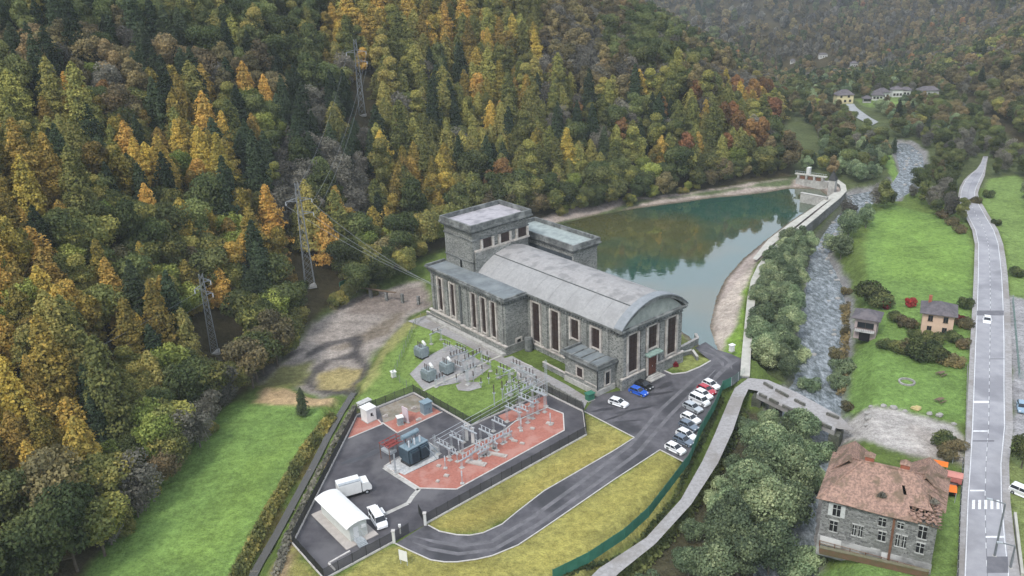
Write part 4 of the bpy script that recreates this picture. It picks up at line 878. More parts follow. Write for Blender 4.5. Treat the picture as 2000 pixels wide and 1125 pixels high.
# busbar gantries
def portal(px, py, span, hgt, label, ang=None, ins='porcelain', n=3, ih=1.0, group=None, name='switch_frame', z=.04, brace=True):
    p = G(px, py); t = thing(name, label, 'switchgear', (p.x, p.y, z), GANG if ang is None else ang, group)
    for x in (-span/2, span/2):
        g = MB()
        if brace:
            for dx, dy in ((-.18, -.18), (.18, -.18), (.18, .18), (-.18, .18)): g.bar((x+dx, dy, 0), (x+dx*.6, dy*.6, hgt), .035)
            k = .3
            while k < hgt-.4: g.bar((x-.17, -.17, k), (x+.17, -.17, k+.35), .02); g.bar((x+.17, .17, k), (x-.17, .17, k+.35), .02); k += .4
        else: g.bar((x, 0, 0), (x, 0, hgt), .09, 6)
        g.build('leg', M['galv'], t)
    MB().box(-span/2-.3, -.15, hgt, span/2+.3, .15, hgt+.18).build('crossbeam', M['galv'], t)
    for k in range(n):
        x = -span/2+span*(k+.5)/n if n > 1 else 0; insul(MB(), x, 0, hgt+.18, ih, .14, 6).build('insulator', M[ins], t)
    if n > 1: MB().bar((-span/2, 0, hgt+.18+ih), (span/2, 0, hgt+.18+ih), .045, 6).build('busbar', M['galv'], t)
    for x in (-span/2, span/2): MB().box(x-.4, -.4, -.03, x+.4, .4, .08).build('footing', M['concrete'], t)
    return t
PN = GANG+PI/2
portal(868, 893, 3.2, 2.4, 'white switch frame nearest the transformer on the edge of the red gravel', PN)
portal(893, 880, 3.2, 2.6, 'white switch frame second from the transformer along the busbar', PN)
portal(918, 871, 3.6, 3.4, 'white switch frame beside the two white concrete posts', PN)
portal(950, 866, 3.2, 2.4, 'white three-insulator frame beyond the two white posts', PN)
portal(975, 848, 3.2, 2.4, 'white frame in the middle of the dark strip behind the long red gravel bed', PN)
portal(1003, 830, 3.6, 3.4, 'white frame beside the small red gravel patch', PN)
portal(1028, 812, 3.6, 3.6, 'tall white frame near the far end of the red gravel', PN)
portal(1052, 800, 3.4, 3.8, 'tallest white frame at the far corner of the red gravel', PN)
portal(930, 897, 2.6, 1.6, 'low white frame crowded at the left end of the long red gravel bed', GANG)
portal(912, 908, 2.6, 1.5, 'lowest white frame on the gravel strip in the red bed', GANG)
portal(955, 883, 2.8, 1.8, 'low white frame with pink tinted insulators along the red bed edge', GANG)
portal(976, 870, 2.8, 1.7, 'low white frame behind the pale concrete plinth', GANG)
for k, (px, py, lb) in enumerate([(897,884,'grey breaker pole by the transformer end of the red bed'), (1018,842,'slim white post with foot on the red bed, middle'), (870,915,'slim white post on the lower red bed'), (1075,830,'slim grey post near the right tip of the red bed'), (903,945,'stub post at the lower corner of the red bed')]):
    p = G(px, py); t = thing('post_insulator', lb, 'insulator', (p.x, p.y, .04)); MB().box(-.35, -.35, -.03, .35, .35, .12).build('footing', M['concrete'], t); MB().bar((0, 0, .12), (0, 0, 1.6), .08, 6).build('stem', M['galv'], t); insul(MB(), 0, 0, 1.6, 1.1, .15).build('insulator', M['porcelain'], t)
for px, py, an_, lb in ((945,895,0,'low white frame in the gravel strip, lower right'),(938,886,1,'low cross frame at the top of the gravel strip'),(962,876,1,'low cross frame near the pink insulators'),(990,862,0,'low white frame on the upper edge of the red bed'),(1022,822,1,'white cross frame by the far end of the dark strip'),(1042,812,0,'white frame at the far end over the red patch'),(1058,790,1,'white cross frame at the far corner of the yard'),(885,897,1,'low white cross frame at the left tip of the red bed')): portal(px, py, 2.4, 1.5 if py > 850 else 2.6, lb, PN if an_ else GANG, 'porcelain', 3, .9, brace=py < 850)
tb = thing('overhead_busbar', 'long pale busbar tube running above the white switch frames', 'busbar', (GA.x, GA.y, 3.9), GANG); ln = GD.length
for y in (-1.1, 0, 1.1): MB().bar((0, y, 0), (ln, y, .5), .045, 6).build('tube', M['galv'], tb)
for px, py, lb in ((912, 860, 'left one of the two white concrete posts between the busbars'), (924, 865, 'right one of the two white concrete posts between the busbars')):
    p = G(px, py); t = thing('concrete_post', lb, 'post', (p.x, p.y, 0)); MB().box(-.3, -.18, 0, .3, .18, 3.2).build('shaft', M['whiteplaster'], t); MB().box(-.36, -.24, 3.2, .36, .24, 3.35).build('cap', M['kerb'], t)
# plinths and covers on the red gravel
for px, py, l_, w_, lb in ((968, 888, 4.6, .9, 'long pale concrete plinth on the red gravel'), (930, 905, 4.0, 1.2, 'grey gravel trench strip across the red bed'), (1005, 862, 1.2, .5, 'small pale cover plate in the middle of the red bed'), (1020, 867, .9, .5, 'smaller pale cover plate right of the middle one'), (990, 850, 1.4, .9, 'pale foundation block near the red bed upper edge'), (1074, 828, 1.5, .8, 'pale foundation block at the right tip of the red bed'), (872, 930, .9, .7, 'pale block at the lower left of the red bed'), (855, 941, .6, .6, 'tiny pale block beside the lower red bed kerb'), (857, 911, .8, .6, 'pale block right below the transformer gravel'), (1040, 838, .9, .6, 'pale block right of the slim post')):
    p = G(px, py); t = MB().obox((0, 0), 0, l_, w_, .22).obox((0, 0), 0, l_*.8, w_*.7, .1, .222).build('foundation_block', M['slab'], loc=(p.x, p.y, .03)); t.rotation_euler = (0, 0, -.42+.0*px); tag(t, lb, 'concrete block')
# kiosk, cabinets and panel on the pads
def cabinet(px, py, l_, w_, h_, ang, mt, label, name='cabinet', cat='cabinet', roofm=None, z=.04):
    p = G(px, py); t = thing(name, label, cat, (p.x, p.y, z), ang); MB().box(-l_/2-.1, -w_/2-.1, -.04, l_/2+.1, w_/2+.1, .12).build('plinth', M['concrete'], t); MB().box(-l_/2, -w_/2, .12, l_/2, w_/2, h_).build('body', mt, t)
    MB().box(-l_/2-.15, -w_/2-.15, h_, l_/2+.15, w_/2+.15, h_+.16).build('roof', roofm or mt, t)
    d_ = MB().box(-l_*.2, -w_/2-.04, .3, l_*.22, -w_/2-.002, h_*.8).build('door', mt, t); MB().box(l_*.12, -w_/2-.08, h_*.4, l_*.18, -w_/2-.041, h_*.5).build('handle', M['fence'], d_); return t
k = cabinet(721, 820, 2.2, 2.2, 2.9, .75, M['whitemetal'], 'white cube kiosk on the red gravel triangle', 'kiosk', 'kiosk'); MB().box(-.25, -1.16, 1.3, .25, -1.145, 2.0).build('window', M['darkglass'], k)
cabinet(782, 829, 1.1, 1.0, 1.7, .4, M['oldtrans'], 'small grey cabinet with white top beside the pink panel', roofm=M['whitemetal'])
cabinet(833, 806, 1.9, 1.6, 2.5, .65, M['transformer_top'], 'blue-grey cabinet at the right corner of the old gravel pad')
cabinet(712, 793, 2.8, 1.2, 1.0, GANG, M['plaster'], 'low weathered box behind the white kiosk', name='equipment_box')
p = G(793, 824); t = thing('partition_panel', 'pale pink upright panel beside the small grey cabinet', 'panel', (p.x, p.y, .04), PN); MB().box(-.9, -.08, 0, .9, .08, 3.3).build('panel', noisy('pale_pink_panel', (.60, .50, .53), (.52, .44, .47), 1), t); MB().box(-1, -.25, -.02, 1, .25, .15).build('foot', M['concrete'], t)
for px, py, lb in ((753, 815, 'pale block on the old gravel pad beside the kiosk'), (808, 800, 'pale pipe block on the old gravel pad near the blue-grey cabinet'), (818, 822, 'pale kerb block by the front edge of the gravel pad')):
    p = G(px, py); t = MB().obox((0, 0), .4, 1.1, .5, .45).obox((.1, 0), .4, .5, .3, .2, .452).build('foundation_block', M['slab'], loc=(p.x, p.y, .03)); tag(t, lb, 'concrete block')
# old yard transformers
def oldtrafo(px, py, label, sc=1.0):
    p = G(px, py); t = thing('transformer', label, 'transformer', (p.x, p.y, .02), PN-.05, 'old grey transformers in the grassy yard'); t.scale = (sc, sc, sc)
    MB().box(-1.3, -.9, .35, 1.3, .9, 2.7).build('tank', M['oldtrans'], t); MB().box(-1.35, -1.0, 0, 1.35, 1.0, .34).build('base_frame', M['fence'], t)
    for s in (-1, 1):
        f = MB()
        for k in range(8): f.box(-1.15+k*.3, .9 if s > 0 else -1.4, .6, -1.15+k*.3+.14, 1.4 if s > 0 else -.9, 2.4)
        f.build('radiator', M['oldtrans'], t)
    f = MB()
    for k in range(5): f.box(1.3, -.75+k*.33, .6, 1.75, -.62+k*.33, 2.4)
    f.build('radiator', M['transformer_top'], t)
    c = MB(); c.bar((-1.2, -.3, 3.5), (.4, -.9, 3.5), .32, 12); c.build('conservator', M['whitemetal'], t); MB().bar((-.5, -.5, 2.7), (-.5, -.5, 3.3), .08).build('conservator_support', M['oldtrans'], t)
    for k in range(3): insul(MB(), -.6+k*.6, .4, 2.7, 1.3, .14).build('bushing', M['brownins'], t)
    return t
oldtrafo(824, 697, 'grey transformer standing on the lawn, farthest left in the old yard')
oldtrafo(838, 742, 'grey transformer nearest the fence corner of the old yard'); oldtrafo(873, 728, 'grey transformer in the middle of the old yard gravel', .95)
portal(917, 722, 3.4, 2.8, 'cluster frame with dark insulators right of the middle old transformer', GANG, 'brownins', 3, 1.3)
portal(852, 668, 3.2, 2.5, 'dark frame beside the foot wall of the wing', GANG, 'brownins', 2, .8)
portal(900, 695, 3.0, 2.0, 'grey frame with dark insulators behind the middle old transformer', PN, 'brownins', 3, .9)
for px, py, sp_, hg, an_, lb in ((888,712,2.6,2.2,0,'dark insulator frame between the middle transformer and the foot wall'),(905,708,2.6,2.4,0,'dark insulator frame left of the cluster frame'),(932,712,2.8,2.6,0,'dark insulator frame right of the cluster frame'),(920,738,2.6,2.2,0,'dark insulator frame in front of the cluster frame'),(895,728,2.4,1.8,1,'low frame just right of the middle old transformer'),(950,722,2.6,2.2,1,'dark insulator frame at the right end of the old gravel'),(860,752,2.4,1.6,0,'low frame at the lower kerb of the old gravel'),(875,690,2.4,2.0,1,'low frame near the foot wall behind the old transformers'),(985,742,3.0,2.6,1,'grey frame at the upper edge of the switchyard lawn'),(1010,735,3.0,2.8,1,'grey frame beside the paved strip, upper'),(1035,752,3.0,2.8,1,'grey frame beside the paved strip, lower'),(1000,792,3.2,3.2,0,'grey frame near the long insulators, right of the pair'),(1030,786,3.2,3.4,0,'tall grey frame at the fence behind the red gravel')): portal(px, py, sp_, hg, lb, PN if an_ else GANG, 'brownins' if py < 760 else 'porcelain', 3, 1.1)
bigp = [(925,745,1.2,1.2),(942,732,1.2,1.1),(892,748,1.0,1.1),(940,757,1.2,1.1),(955,750,1.4,1.2),(971,742,1.4,1.2),(984,735,1.2,1.1),(966,793,3.0,1.9),(982,785,3.0,1.9),(1000,776,1.6,1.2),(1014,768,1.6,1.2),(1028,760,1.6,1.2),(1048,764,2.2,1.3),(1032,775,2.0,1.3),(1016,784,2.0,1.3),(990,765,1.5,1.1),(1004,757,1.5,1.1),(1018,751,1.5,1.1),(1054,782,1.8,1.2),(952,700,.8,.9),(880,700,.8,.9)]
def pedestal(px, py, sh, ih, label):
    p = G(px, py); t = thing('post_insulator', label, 'insulator', (p.x, p.y, .02), 0, 'dark post insulators of the old yard'); MB().bar((0, 0, 0), (0, 0, sh), .12 if sh > 2.5 else .08, 6).build('stem', M['galv'], t); MB().box(-.3, -.3, sh, .3, .3, sh+.1).build('head_plate', M['galv'], t); insul(MB(), 0, 0, sh+.1, ih, .17).build('insulator', M['brownins'], t)
for k, (px, py, sh, ih) in enumerate(bigp):
    if sh == 3.0: lb = 'tall steel post with long dark insulator on the lawn edge, %s of the pair' % ('left' if k == 7 else 'right')
    else: lb = 'dark post insulator, %d%% across and %d%% down the photo' % (round(px/20), round((py-12)/11.25))
    pedestal(px, py, sh, ih, lb)
for (x1, y1), (x2, y2), lb in (((998,785),(1036,762),'upper grey tube over the dark insulators'), ((985,778),(1012,758),'lower grey tube over the dark insulators'), ((1010,742),(1060,772),'grey tube row beside the path')):
    a = G(x1, y1); c = G(x2, y2); t = MB().bar((0, 0, 0), tuple(c-a), .06, 6).bar((0, 0, 0), (0, 0, -2.9), .06).bar(tuple(c-a), tuple(c-a+Vector((0, 0, -2.9))), .06).build('busbar', M['galv'], loc=(a.x, a.y, 3.0)); tag(t, lb, 'busbar')
def mast(px, py, h, label, r=.22, arm=False):
    p = G(px, py); t = thing('steel_mast', label, 'mast', (p.x, p.y, 0), GANG); g = MB()
    for dx, dy in ((-r, -r), (r, -r), (r, r), (-r, r)): g.bar((dx, dy, 0), (dx*.7, dy*.7, h), .045)
    k = 0
    while k < h-.5: g.bar((-r*.9, -r*.9, k), (r*.9, -r*.9, k+.45), .025); g.bar((r*.9, -r*.9, k+.45), (r*.9, r*.9, k+.9), .025); g.bar((-r*.9, r*.9, k), (-r*.9, -r*.9, k+.45), .025); k += .5
    g.build('lattice', M['galv'], t); MB().box(-.5, -.5, -.02, .5, .5, .2).build('footing', M['concrete'], t)
    if arm: MB().bar((-1.6, 0, h), (1.6, 0, h), .08).build('crossarm', M['galv'], t)
    return t
mast(1067, 772, 8.2, 'tall pale lattice mast at the corner of the path and the annexe court'); mast(997, 772, 6.0, 'grey lattice mast among the dark insulators', arm=True); mast(914, 752, 5.5, 'slim grey mast on the gravel circle')
mast(850, 880, 3.4, 'short mast right of the blue-grey transformer'); mast(773, 925, 4.2, 'slim rusty mast at the front left of the white gravel', .12)
p = G(1170, 781); cabinet(1152, 781, 1.6, 1.2, 1.5, .6, M['greenfence'], 'green bin cabinet at the outer corner of the annexe', 'bin_cabinet')
p = G(769, 736); cabinet(769, 736, .9, .9, 1.2, .5, M['whitemetal'], 'small white box on the lawn by the wire fence corner', 'meter_box')
p = G(1429, 686); k = cabinet(1429, 686, 1.0, .8, 1.5, .5, M['whitemetal'], 'small white cabinet on the grass at the end of the basin wall', 'meter_box')

# ------------------------------------------------------------------ lattice pylons and wires
def pylon(x, y, h, ang, label, wb=2.6, arms=((.98, 0), (.83, 3.4), (.83, -3.4), (.70, 3.4)), name='lattice_pylon'):
    z = HT(x, y); t = thing(name, label, 'pylon', (x, y, z), ang, 'lattice pylons of the overhead line')
    def hw(q): return wb*(1-q)/2+.28*q+(.12 if q > .6 else 0)
    g = MB(); seg = 12
    for dx, dy in ((-1, -1), (1, -1), (1, 1), (-1, 1)): g.bar((dx*hw(0), dy*hw(0), -.5), (dx*hw(1), dy*hw(1), h), .075)
    for k in range(seg):
        q0, q1 = k/seg, (k+1)/seg; a, c = hw(q0), hw(q1); z0, z1 = h*q0, h*q1
        for s in (-1, 1): g.bar((-a, s*a, z0), (c, s*c, z1), .036); g.bar((a, s*a, z0), (-c, s*c, z1), .036); g.bar((s*a, -a, z0), (s*c, c, z1), .036); g.bar((s*a, a, z0), (s*c, -c, z1), .036)
    g.build('lattice_body', M['pylonsteel'], t); tips = []
    for q, L_ in arms:
        z0 = h*q; tips.append(Vector((x, y, z+z0)) if not L_ else None)
        if not L_: continue
        s = 1 if L_ > 0 else -1; m_ = MB(); e = (L_, 0, z0+.15)
        for yy_ in (-.3, .3): m_.bar((s*.3, yy_, z0), e, .06); m_.bar((s*.3, yy_, z0+.9), e, .05)
        m_.bar((s*1.5, 0, z0), (s*1.5, 0, z0+.6), .04); a_ = m_.build('crossarm', M['pylonsteel'], t)
        i_ = MB(); insul(i_, L_, 0, z0-.9, 1.0, .16); i_.build('insulator', M['porcelain'], a_)
        tips[-1] = Vector((x+L_*math.cos(ang), y+L_*math.sin(ang), z+z0-.9))
    MB().box(-wb/2-.3, -wb/2-.3, -.5, wb/2+.3, wb/2+.3, .05).build('footing', M['concrete'], t); return tips
def findground(px, py):
    d = AX*(px-1000)/FPX - AU*(py-562.5)/FPX + AF; k = 60.0
    while k < 3000:
        q = d*k; 
        if CAM_H+q[2] < HT(q[0], q[1]): return q[0], q[1]
        k += 1.0
    return None
py1 = findground(606, 560); py2 = findground(420, 690); py3 = findground(708, 225)
T1 = pylon(*py1, 29, .35, 'tallest lattice pylon rising from the trees left of the power station'); T2 = pylon(*py2, 19, .35, 'smaller grey pylon above the gravel bed, far left', 1.7, arms=((.98, 0), (.9, 1.8), (.82, -1.8), (.74, 1.8)))
T3 = pylon(*py3, 26, .1, 'distant lattice pylon high on the forested slope', 2.2)
wires = 0
def wire(a, c, sag, label, r=.045):
    a = Vector(a); c = Vector(c); t = MB(); n = 14; pr_ = None
    for i in range(n+1):
        q = i/n; p = a.lerp(c, q)+Vector((0, 0, -4*sag*q*(1-q)))-a
        if pr_ is not None: t.bar(pr_, p, r, 3)
        pr_ = p
    o = t.build('power_line', M['pylonsteel'], loc=a); tag(o, label, 'cable', 'overhead power lines'); return o
dest = [BL(-7.1, 58.5, 9.5), BL(-7.1, 55, 9.5), BL(-7.1, 52, 10.0)]
for k, (i, lb) in enumerate(((1, 'upper wire from the tall pylon down to the wing wall'), (2, 'left wire from the tall pylon down to the wing wall'), (3, 'lower wire from the tall pylon down to the wing wall'))): wire(T1[i], dest[k], 1.6, lb)
for i, lb in ((1, 'first wire from the tall pylon up to the pylon on the slope'), (2, 'second wire from the tall pylon up to the pylon on the slope'), (3, 'third wire from the tall pylon up to the pylon on the slope')): wire(T1[i], T3[i], 5, lb, .035)
for i, lb in ((1, 'first wire running from the small pylon to the lower left'), (2, 'second wire running from the small pylon to the lower left'), (3, 'third wire running from the small pylon to the lower left')): wire(T2[i], T2[i]+Vector((-60, -110, 4)), 4, lb, .035)

# worn wheel tracks and wet patches on the asphalt
TRK = noisy('worn_track', (.17, .165, .175), (.10, .098, .105), .5, c3=(.12, .118, .125), scale3=.3)
WET = noisy('wet_asphalt', (.035, .035, .04), (.055, .053, .06), .5, rough=.35, spec=.5)
def track(pts, w_, mt, z, nm='wheel_track'):
    pw = [G(*p) for p in pts]; m_ = MB(); 
    def off(i): d = (pw[min(i+1, len(pw)-1)]-pw[max(i-1, 0)]).normalized(); return Vector((-d.y, d.x, 0))*w_/2*(.15 if i in (0, len(pw)-1) else 1)
    for i in range(len(pw)-1): a, c = pw[i], pw[i+1]; oa, oc = off(i), off(i+1); m_.add([tuple(a-oa+Vector((0, 0, z))), tuple(a+oa+Vector((0, 0, z))), tuple(c+oc+Vector((0, 0, z))), tuple(c-oc+Vector((0, 0, z)))], [(0, 1, 2, 3)])
    struct(nm, m_, mt)
track([(1392,712),(1350,745),(1290,800),(1230,870),(1130,945),(1040,1010),(960,1058),(900,1066),(850,1058),(810,1048)], .8, TRK, .004)
track([(1400,720),(1362,757),(1305,815),(1245,885),(1150,955),(1050,1025),(965,1073),(895,1082),(840,1072),(805,1058)], .8, TRK, .004)
track([(1440,705),(1425,712),(1413,722),(1400,735),(1385,755)], 1.1, TRK, .005); track([(1366,684),(1392,694),(1410,708),(1414,722)], .9, TRK, .006)
track([(1380,676),(1405,690),(1425,706),(1430,722)], .9, TRK, .007)
for k, (px, py, a_, l_, w_) in enumerate(((1240,800,.3,9,.9),(1200,815,.5,7,.6),(1275,770,.2,7,1.2),(1300,752,.6,5,1.6),(1230,822,.1,6,.5),(1180,800,.2,5,1.0),(700,895,.5,7,1.6),(735,880,.6,6,1.2),(640,1030,-.7,6,1.5))):
    p = G(px, py); r_ = random.Random(k); pts_ = []
    for i in range(16): t_ = 2*PI*i/16; q = 1+.35*r_.uniform(-1, 1); pts_.append((p.x+math.cos(t_)*l_/2*q*math.cos(a_)-math.sin(t_)*w_/2*q*math.sin(a_), p.y+math.cos(t_)*l_/2*q*math.sin(a_)+math.sin(t_)*w_/2*q*math.cos(a_)))
    sheet('wet_patch', pts_, .010+.0002*k, WET, px=False)
# ------------------------------------------------------------------ main road
RD = [(1125,1882,1971),(1055,1885,1963),(982,1888,1957),(911,1893,1956),(840,1897,1963),(760,1900,1962),(673,1903.5,1962),(600,1907,1960),(540,1909,1957),(510,1909.5,1954),(480,1909.7,1950),(453,1904,1941),(421,1888,1922),(405,1880,1913),(392,1875,1905),(380,1876,1903.5),(368,1879,1907),(355,1886,1913),(345,1895,1918),(333,1909,1922),(322,1916,1925),(308,1921,1928)]
rl_ = [(G(l_, y), G(r_, y)) for y, l_, r_ in RD]
ext = rl_[0]; dl = (rl_[0][0]-rl_[1][0]).normalized()*40; rl_ = [(ext[0]+dl, ext[1]+dl)]+rl_
def ribbon(name, prs, mt, z, f0=0, f1=1, sub=4, kind='structure'):
    m_ = MB(); pts = []
    for i in range(len(prs)-1):
        for k in range(sub):
            q = k/sub; a = prs[i][0].lerp(prs[i+1][0], q); c = prs[i][1].lerp(prs[i+1][1], q); pts.append((a.lerp(c, f0), a.lerp(c, f1)))
    a, c = prs[-1]; pts.append((a.lerp(c, f0), a.lerp(c, f1)))
    for i in range(len(pts)-1):
        (a, c), (e, f) = pts[i], pts[i+1]; m_.add([(a.x, a.y, z), (c.x, c.y, z), (f.x, f.y, z), (e.x, e.y, z)], [(0, 1, 2, 3)])
    o = m_.build(name, mt); return tag(o, kind=kind) if kind else o
RZ = .75   # road embankment level
def RP(px, py): return G(px, py)
ribbon('main_road', rl_, M['road'], .62)
ribbon('road_shoulder', [(a+(a-c)*.16, c+(c-a)*.22) for a, c in rl_], M['gravel'], .55)
ribbon('road_marking', rl_, M['whitepaint'], .626, .015, .035, kind='structure'); ribbon('road_marking', rl_, M['whitepaint'], .626, .955, .975)
ribbon('road_marking', rl_, M['patch'], .625, .50, .515)
for i in range(0, 30):
    q = i/30; 
seg = rl_[1:16]; L_ = [((a+c)/2) for a, c in seg]; dsh = MB()
for i in range(len(L_)-1):
    a, c = L_[i], L_[i+1]; n = max(1, int((c-a).length/3.2)); ang = math.atan2((c-a).y, (c-a).x)
    for k in range(n): p = a.lerp(c, (k+.5)/n); dsh.obox((p.x, p.y), ang, 1.5, .09, .004, .624)
struct('road_marking', dsh, M['whitepaint'])
def onroad(py, f0, f1, dy, name='road_marking', mt=None):
    """painted bar across part of the road around image row py, dy metres along"""
    ys = [r[0] for r in RD]; k = max(i for i in range(len(ys)) if ys[i] >= py); q = (ys[k]-py)/(ys[k]-ys[k+1]); A = rl_[k+1][0].lerp(rl_[k+2][0], q); B = rl_[k+1][1].lerp(rl_[k+2][1], q); d = (rl_[k+2][0]-rl_[k+1][0]).normalized()*dy/2
    a = A.lerp(B, f0); c = A.lerp(B, f1); m_ = MB(); m_.add([tuple(p+Vector((0, 0, .629))) for p in (a-d, c-d, c+d, a+d)], [(0, 1, 2, 3)]); return struct(name, m_, mt or M['whitepaint'])
for k in range(5): onroad(992, .14+k*.17, .22+k*.17, 2.7)
onroad(965, .06, .48, .45); onroad(1055, .50, .97, .5); onroad(848, .05, .48, .5); onroad(792, .04, .5, .9)
onroad(617, .02, .98, 3.2, 'road_patch', M['patch']); onroad(708, .5, .98, .3, 'road_patch', M['patch']); onroad(868, .05, .7, .5, 'road_patch', M['patch']); onroad(1110, .5, .98, 4, 'road_patch', M['patch'])
def lamp(px, py, h, ax, label):
    p = G(px, py); t = thing('street_lamp', label, 'street lamp', (p.x, p.y, .5), ax); MB().bar((0, 0, 0), (0, 0, h), .17, 8, .12).build('pole', M['lampsteel'], t); MB().bar((0, 0, h), (1.9, 0, h+.35), .09, 6).build('arm', M['lampsteel'], t)
    MB().box(1.7, -.18, h+.28, 2.5, .18, h+.45).build('lamp_head', M['galv'], t); MB().box(-.25, -.25, -.1, .25, .25, .15).build('footing', M['concrete'], t)
lamp(1941, 1092, 9.5, 2.75, 'tall grey street lamp leaning over the zebra crossing'); lamp(1972, 1115, 4, 2.9, 'short lamp on the right pavement near the bottom edge')
m_ = wall_thing('roadside_wall', [(1995,1130), (1981,1010)], 1.0, .4, 'pale low wall along the right pavement at the bottom right', 'wall', M['walltop'], z0=0)

# ------------------------------------------------------------------ ruined villa
A = G(1597, 1061); vang = math.radians(-29.5)
vl = thing('ruined_villa', 'ruined grey stone villa with partly collapsed red tiled roof beside the river', 'house', (A.x, A.y, 0), vang)
VW, VD, VH = 16.0, 12.5, 8.6
MB().box(0, 0, -2, VW, VD, VH).build('wall', M['ruinstone'], vl)
MB().box(-.12, -.12, -2, VW+.12, -.001, 1.7).box(-.12, 0, -2, -.001, VD, 1.7).build('plinth', noisy('stained_plinth', (.32, .32, .31), (.17, .17, .165), .9, c3=(.5, .5, .48), scale3=.3, f3=.7), vl)
rng = random.Random(3)
def roofgrid(fn, pts, name, parent, mt, thick=.18, hole=None, jit=.05, n=26):
    """roof plane from 3D corner quad with uneven battered surface"""
    a, b_, c, d = [Vector(p) for p in pts]; vs = []; fs = []
    for i in range(n+1):
        for j in range(n+1):
            u, v = i/n, j/n; p = (a*(1-u)+b_*u)*(1-v)+(d*(1-u)+c*u)*v
            p = p+Vector((0, 0, (rng.random()-.5)*jit+.07*math.sin(u*9+v*5))); vs.append(tuple(p))
    for i in range(n):
        for j in range(n):
            if hole and hole((i+.5)/n, (j+.5)/n): continue
            k = i*(n+1)+j; fs.append((k, k+n+1, k+n+2, k+1))
    m_ = MB().add(vs, fs); o = m_.build(name, mt, parent); md_ = o.modifiers.new('s', 'SOLIDIFY'); md_.thickness = thick; return o
e = .8; ez = VH+.1; rz_ = 12.6; ry = 6.4
E0, E1, E2, E3 = (-e, -e, ez), (VW+e, -e, ez), (VW+e, VD+e, ez), (-e, VD+e, ez); R0, R1 = (4.4, ry, rz_), (11.6, ry, rz_)
def hole_front(u, v): return (u > .80+.03*math.sin(v*20) and v < .30) or (.735 < u < .765 and .5 < v < .68)
roofgrid(None, (E0, E1, R1, R0), 'roof', vl, M['tile'], hole=hole_front)
roofgrid(None, (E3, E0, R0, R0), 'roof', vl, M['tile'], n=16)
roofgrid(None, (E1, E2, R1, R1), 'roof', vl, M['tile'], n=16, hole=lambda u, v: u < .32 and v < .45)
roofgrid(None, (E2, E3, R0, R1), 'roof', vl, M['tile'], n=20)
hc = MB(); hc.bar(E0, R0, .16, 6); hc.bar(R0, R1, .17, 6); hc.bar(E2, R1, .16, 6); hc.bar(E3, R0, .16, 6); hc.build('ridge_tiles', M['tile'], vl)
for x0, x1 in ((.2, 4.6), (11.2, 15.8)):   # rear cross wings
    xm = (x0+x1)/2; yb = VD+2.2; MB().box(x0, VD, -2, x1, yb, VH).build('rear_bay', M['ruinstone'], vl); z1 = 11.9; m_ = MB()
    m_.add([(x0-.5, ry+1, ez+.3), (x0-.5, yb+.6, ez), (xm, yb-1.6, z1), (xm, ry+.5, z1), (x1+.5, ry+1, ez+.3), (x1+.5, yb+.6, ez)], [(0, 3, 2, 1), (3, 4, 5, 2), (1, 2, 5)]); o = m_.build('rear_roof', M['tile'], vl); md_ = o.modifiers.new('s', 'SOLIDIFY'); md_.thickness = .15
for x in (5.3, 10.4):
    ch = MB().box(x-.65, ry+.2, rz_-1.5, x+.65, ry+1.3, rz_+.8).build('chimney', M['brick'], vl); MB().add([(x-.8, ry+.05, rz_+.8), (x+.8, ry+.05, rz_+.8), (x+.8, ry+1.45, rz_+.8), (x-.8, ry+1.45, rz_+.8), (x, ry+.75, rz_+1.5)], [(0, 1, 2, 3), (0, 4, 1), (1, 4, 2), (2, 4, 3), (3, 4, 0)]).build('chimney_cap', M['tile'], ch)
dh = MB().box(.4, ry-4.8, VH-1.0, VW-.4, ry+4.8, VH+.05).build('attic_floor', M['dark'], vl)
rf = MB()
for k in range(9): y_ = -.5+k*.75; rf.bar((12.8+.2*k, y_, ez+.1+.35*k), (16.6, y_+rng.random()*.4, ez-.3+.3*k*rng.random()), .07)
for k in range(5): rf.bar((13.0+k*.8, -.7, ez-.1), (12.4+k*.5, 3.5, ez+2.2), .08)
rf.build('exposed_rafters', M['woodbrown'], vl)
deb = MB()
for k in range(130): x = 12.2+rng.random()*4; y_ = -.5+rng.random()*4; deb.obox((x, y_), rng.random()*3, .5, .3, .12, VH+.2+rng.random()*.8+y_*.12)
deb.build('fallen_tiles', M['tile'], vl)
def vwin(x, z0, z1, wd, lintel=True, sh=False):
    f = MB().box(x-wd/2, -.05, z0, x+wd/2, -.003, z1).build('window', M['dark'], vl); g = MB(); g.box(x-.04, -.08, z0, x+.04, -.051, z1); g.box(x-wd/2, -.09, (z0*.35+z1*.65)-.04, x+wd/2, -.081, (z0*.35+z1*.65)+.04); g.build('frame', M['shutter'], f)
    MB().box(x-wd/2-.15, -.12, z0-.2, x+wd/2+.15, -.004, z0).box(x-wd/2-.15, -.10, z1, x+wd/2+.15, -.004, z1+.22).build('sill', M['plaster'], f)
    if sh:
        for s in (-1, 1): MB().box(x+s*(wd/2+.35)-.33, -.10, z0-.1, x+s*(wd/2+.35)+.33, -.005, z1+.1).build('shutter', M['shutter'], f)
vwin(2.2, 5.9, 7.9, 1.1, sh=True); vwin(2.0, 3.0, 4.9, 1.1); vwin(5.0, 3.3, 5.2, .5); vwin(5.9, 3.3, 5.2, .5); vwin(8.9, 3.6, 5.2, 1.0); vwin(8.7, 6.2, 7.6, 1.0)
vwin(11.1, 3.4, 5.4, .5); vwin(12.0, 3.4, 5.4, .5); vwin(14.2, 3.2, 4.9, 1.0); vwin(14.2, 5.8, 7.9, 1.1); vwin(11.2, 6.6, 7.6, .8); vwin(8.3, .0, 1.7, 1.1); vwin(13.0, .3, 1.1, 1.0); vwin(14.8, .3, 1.1, 1.0)
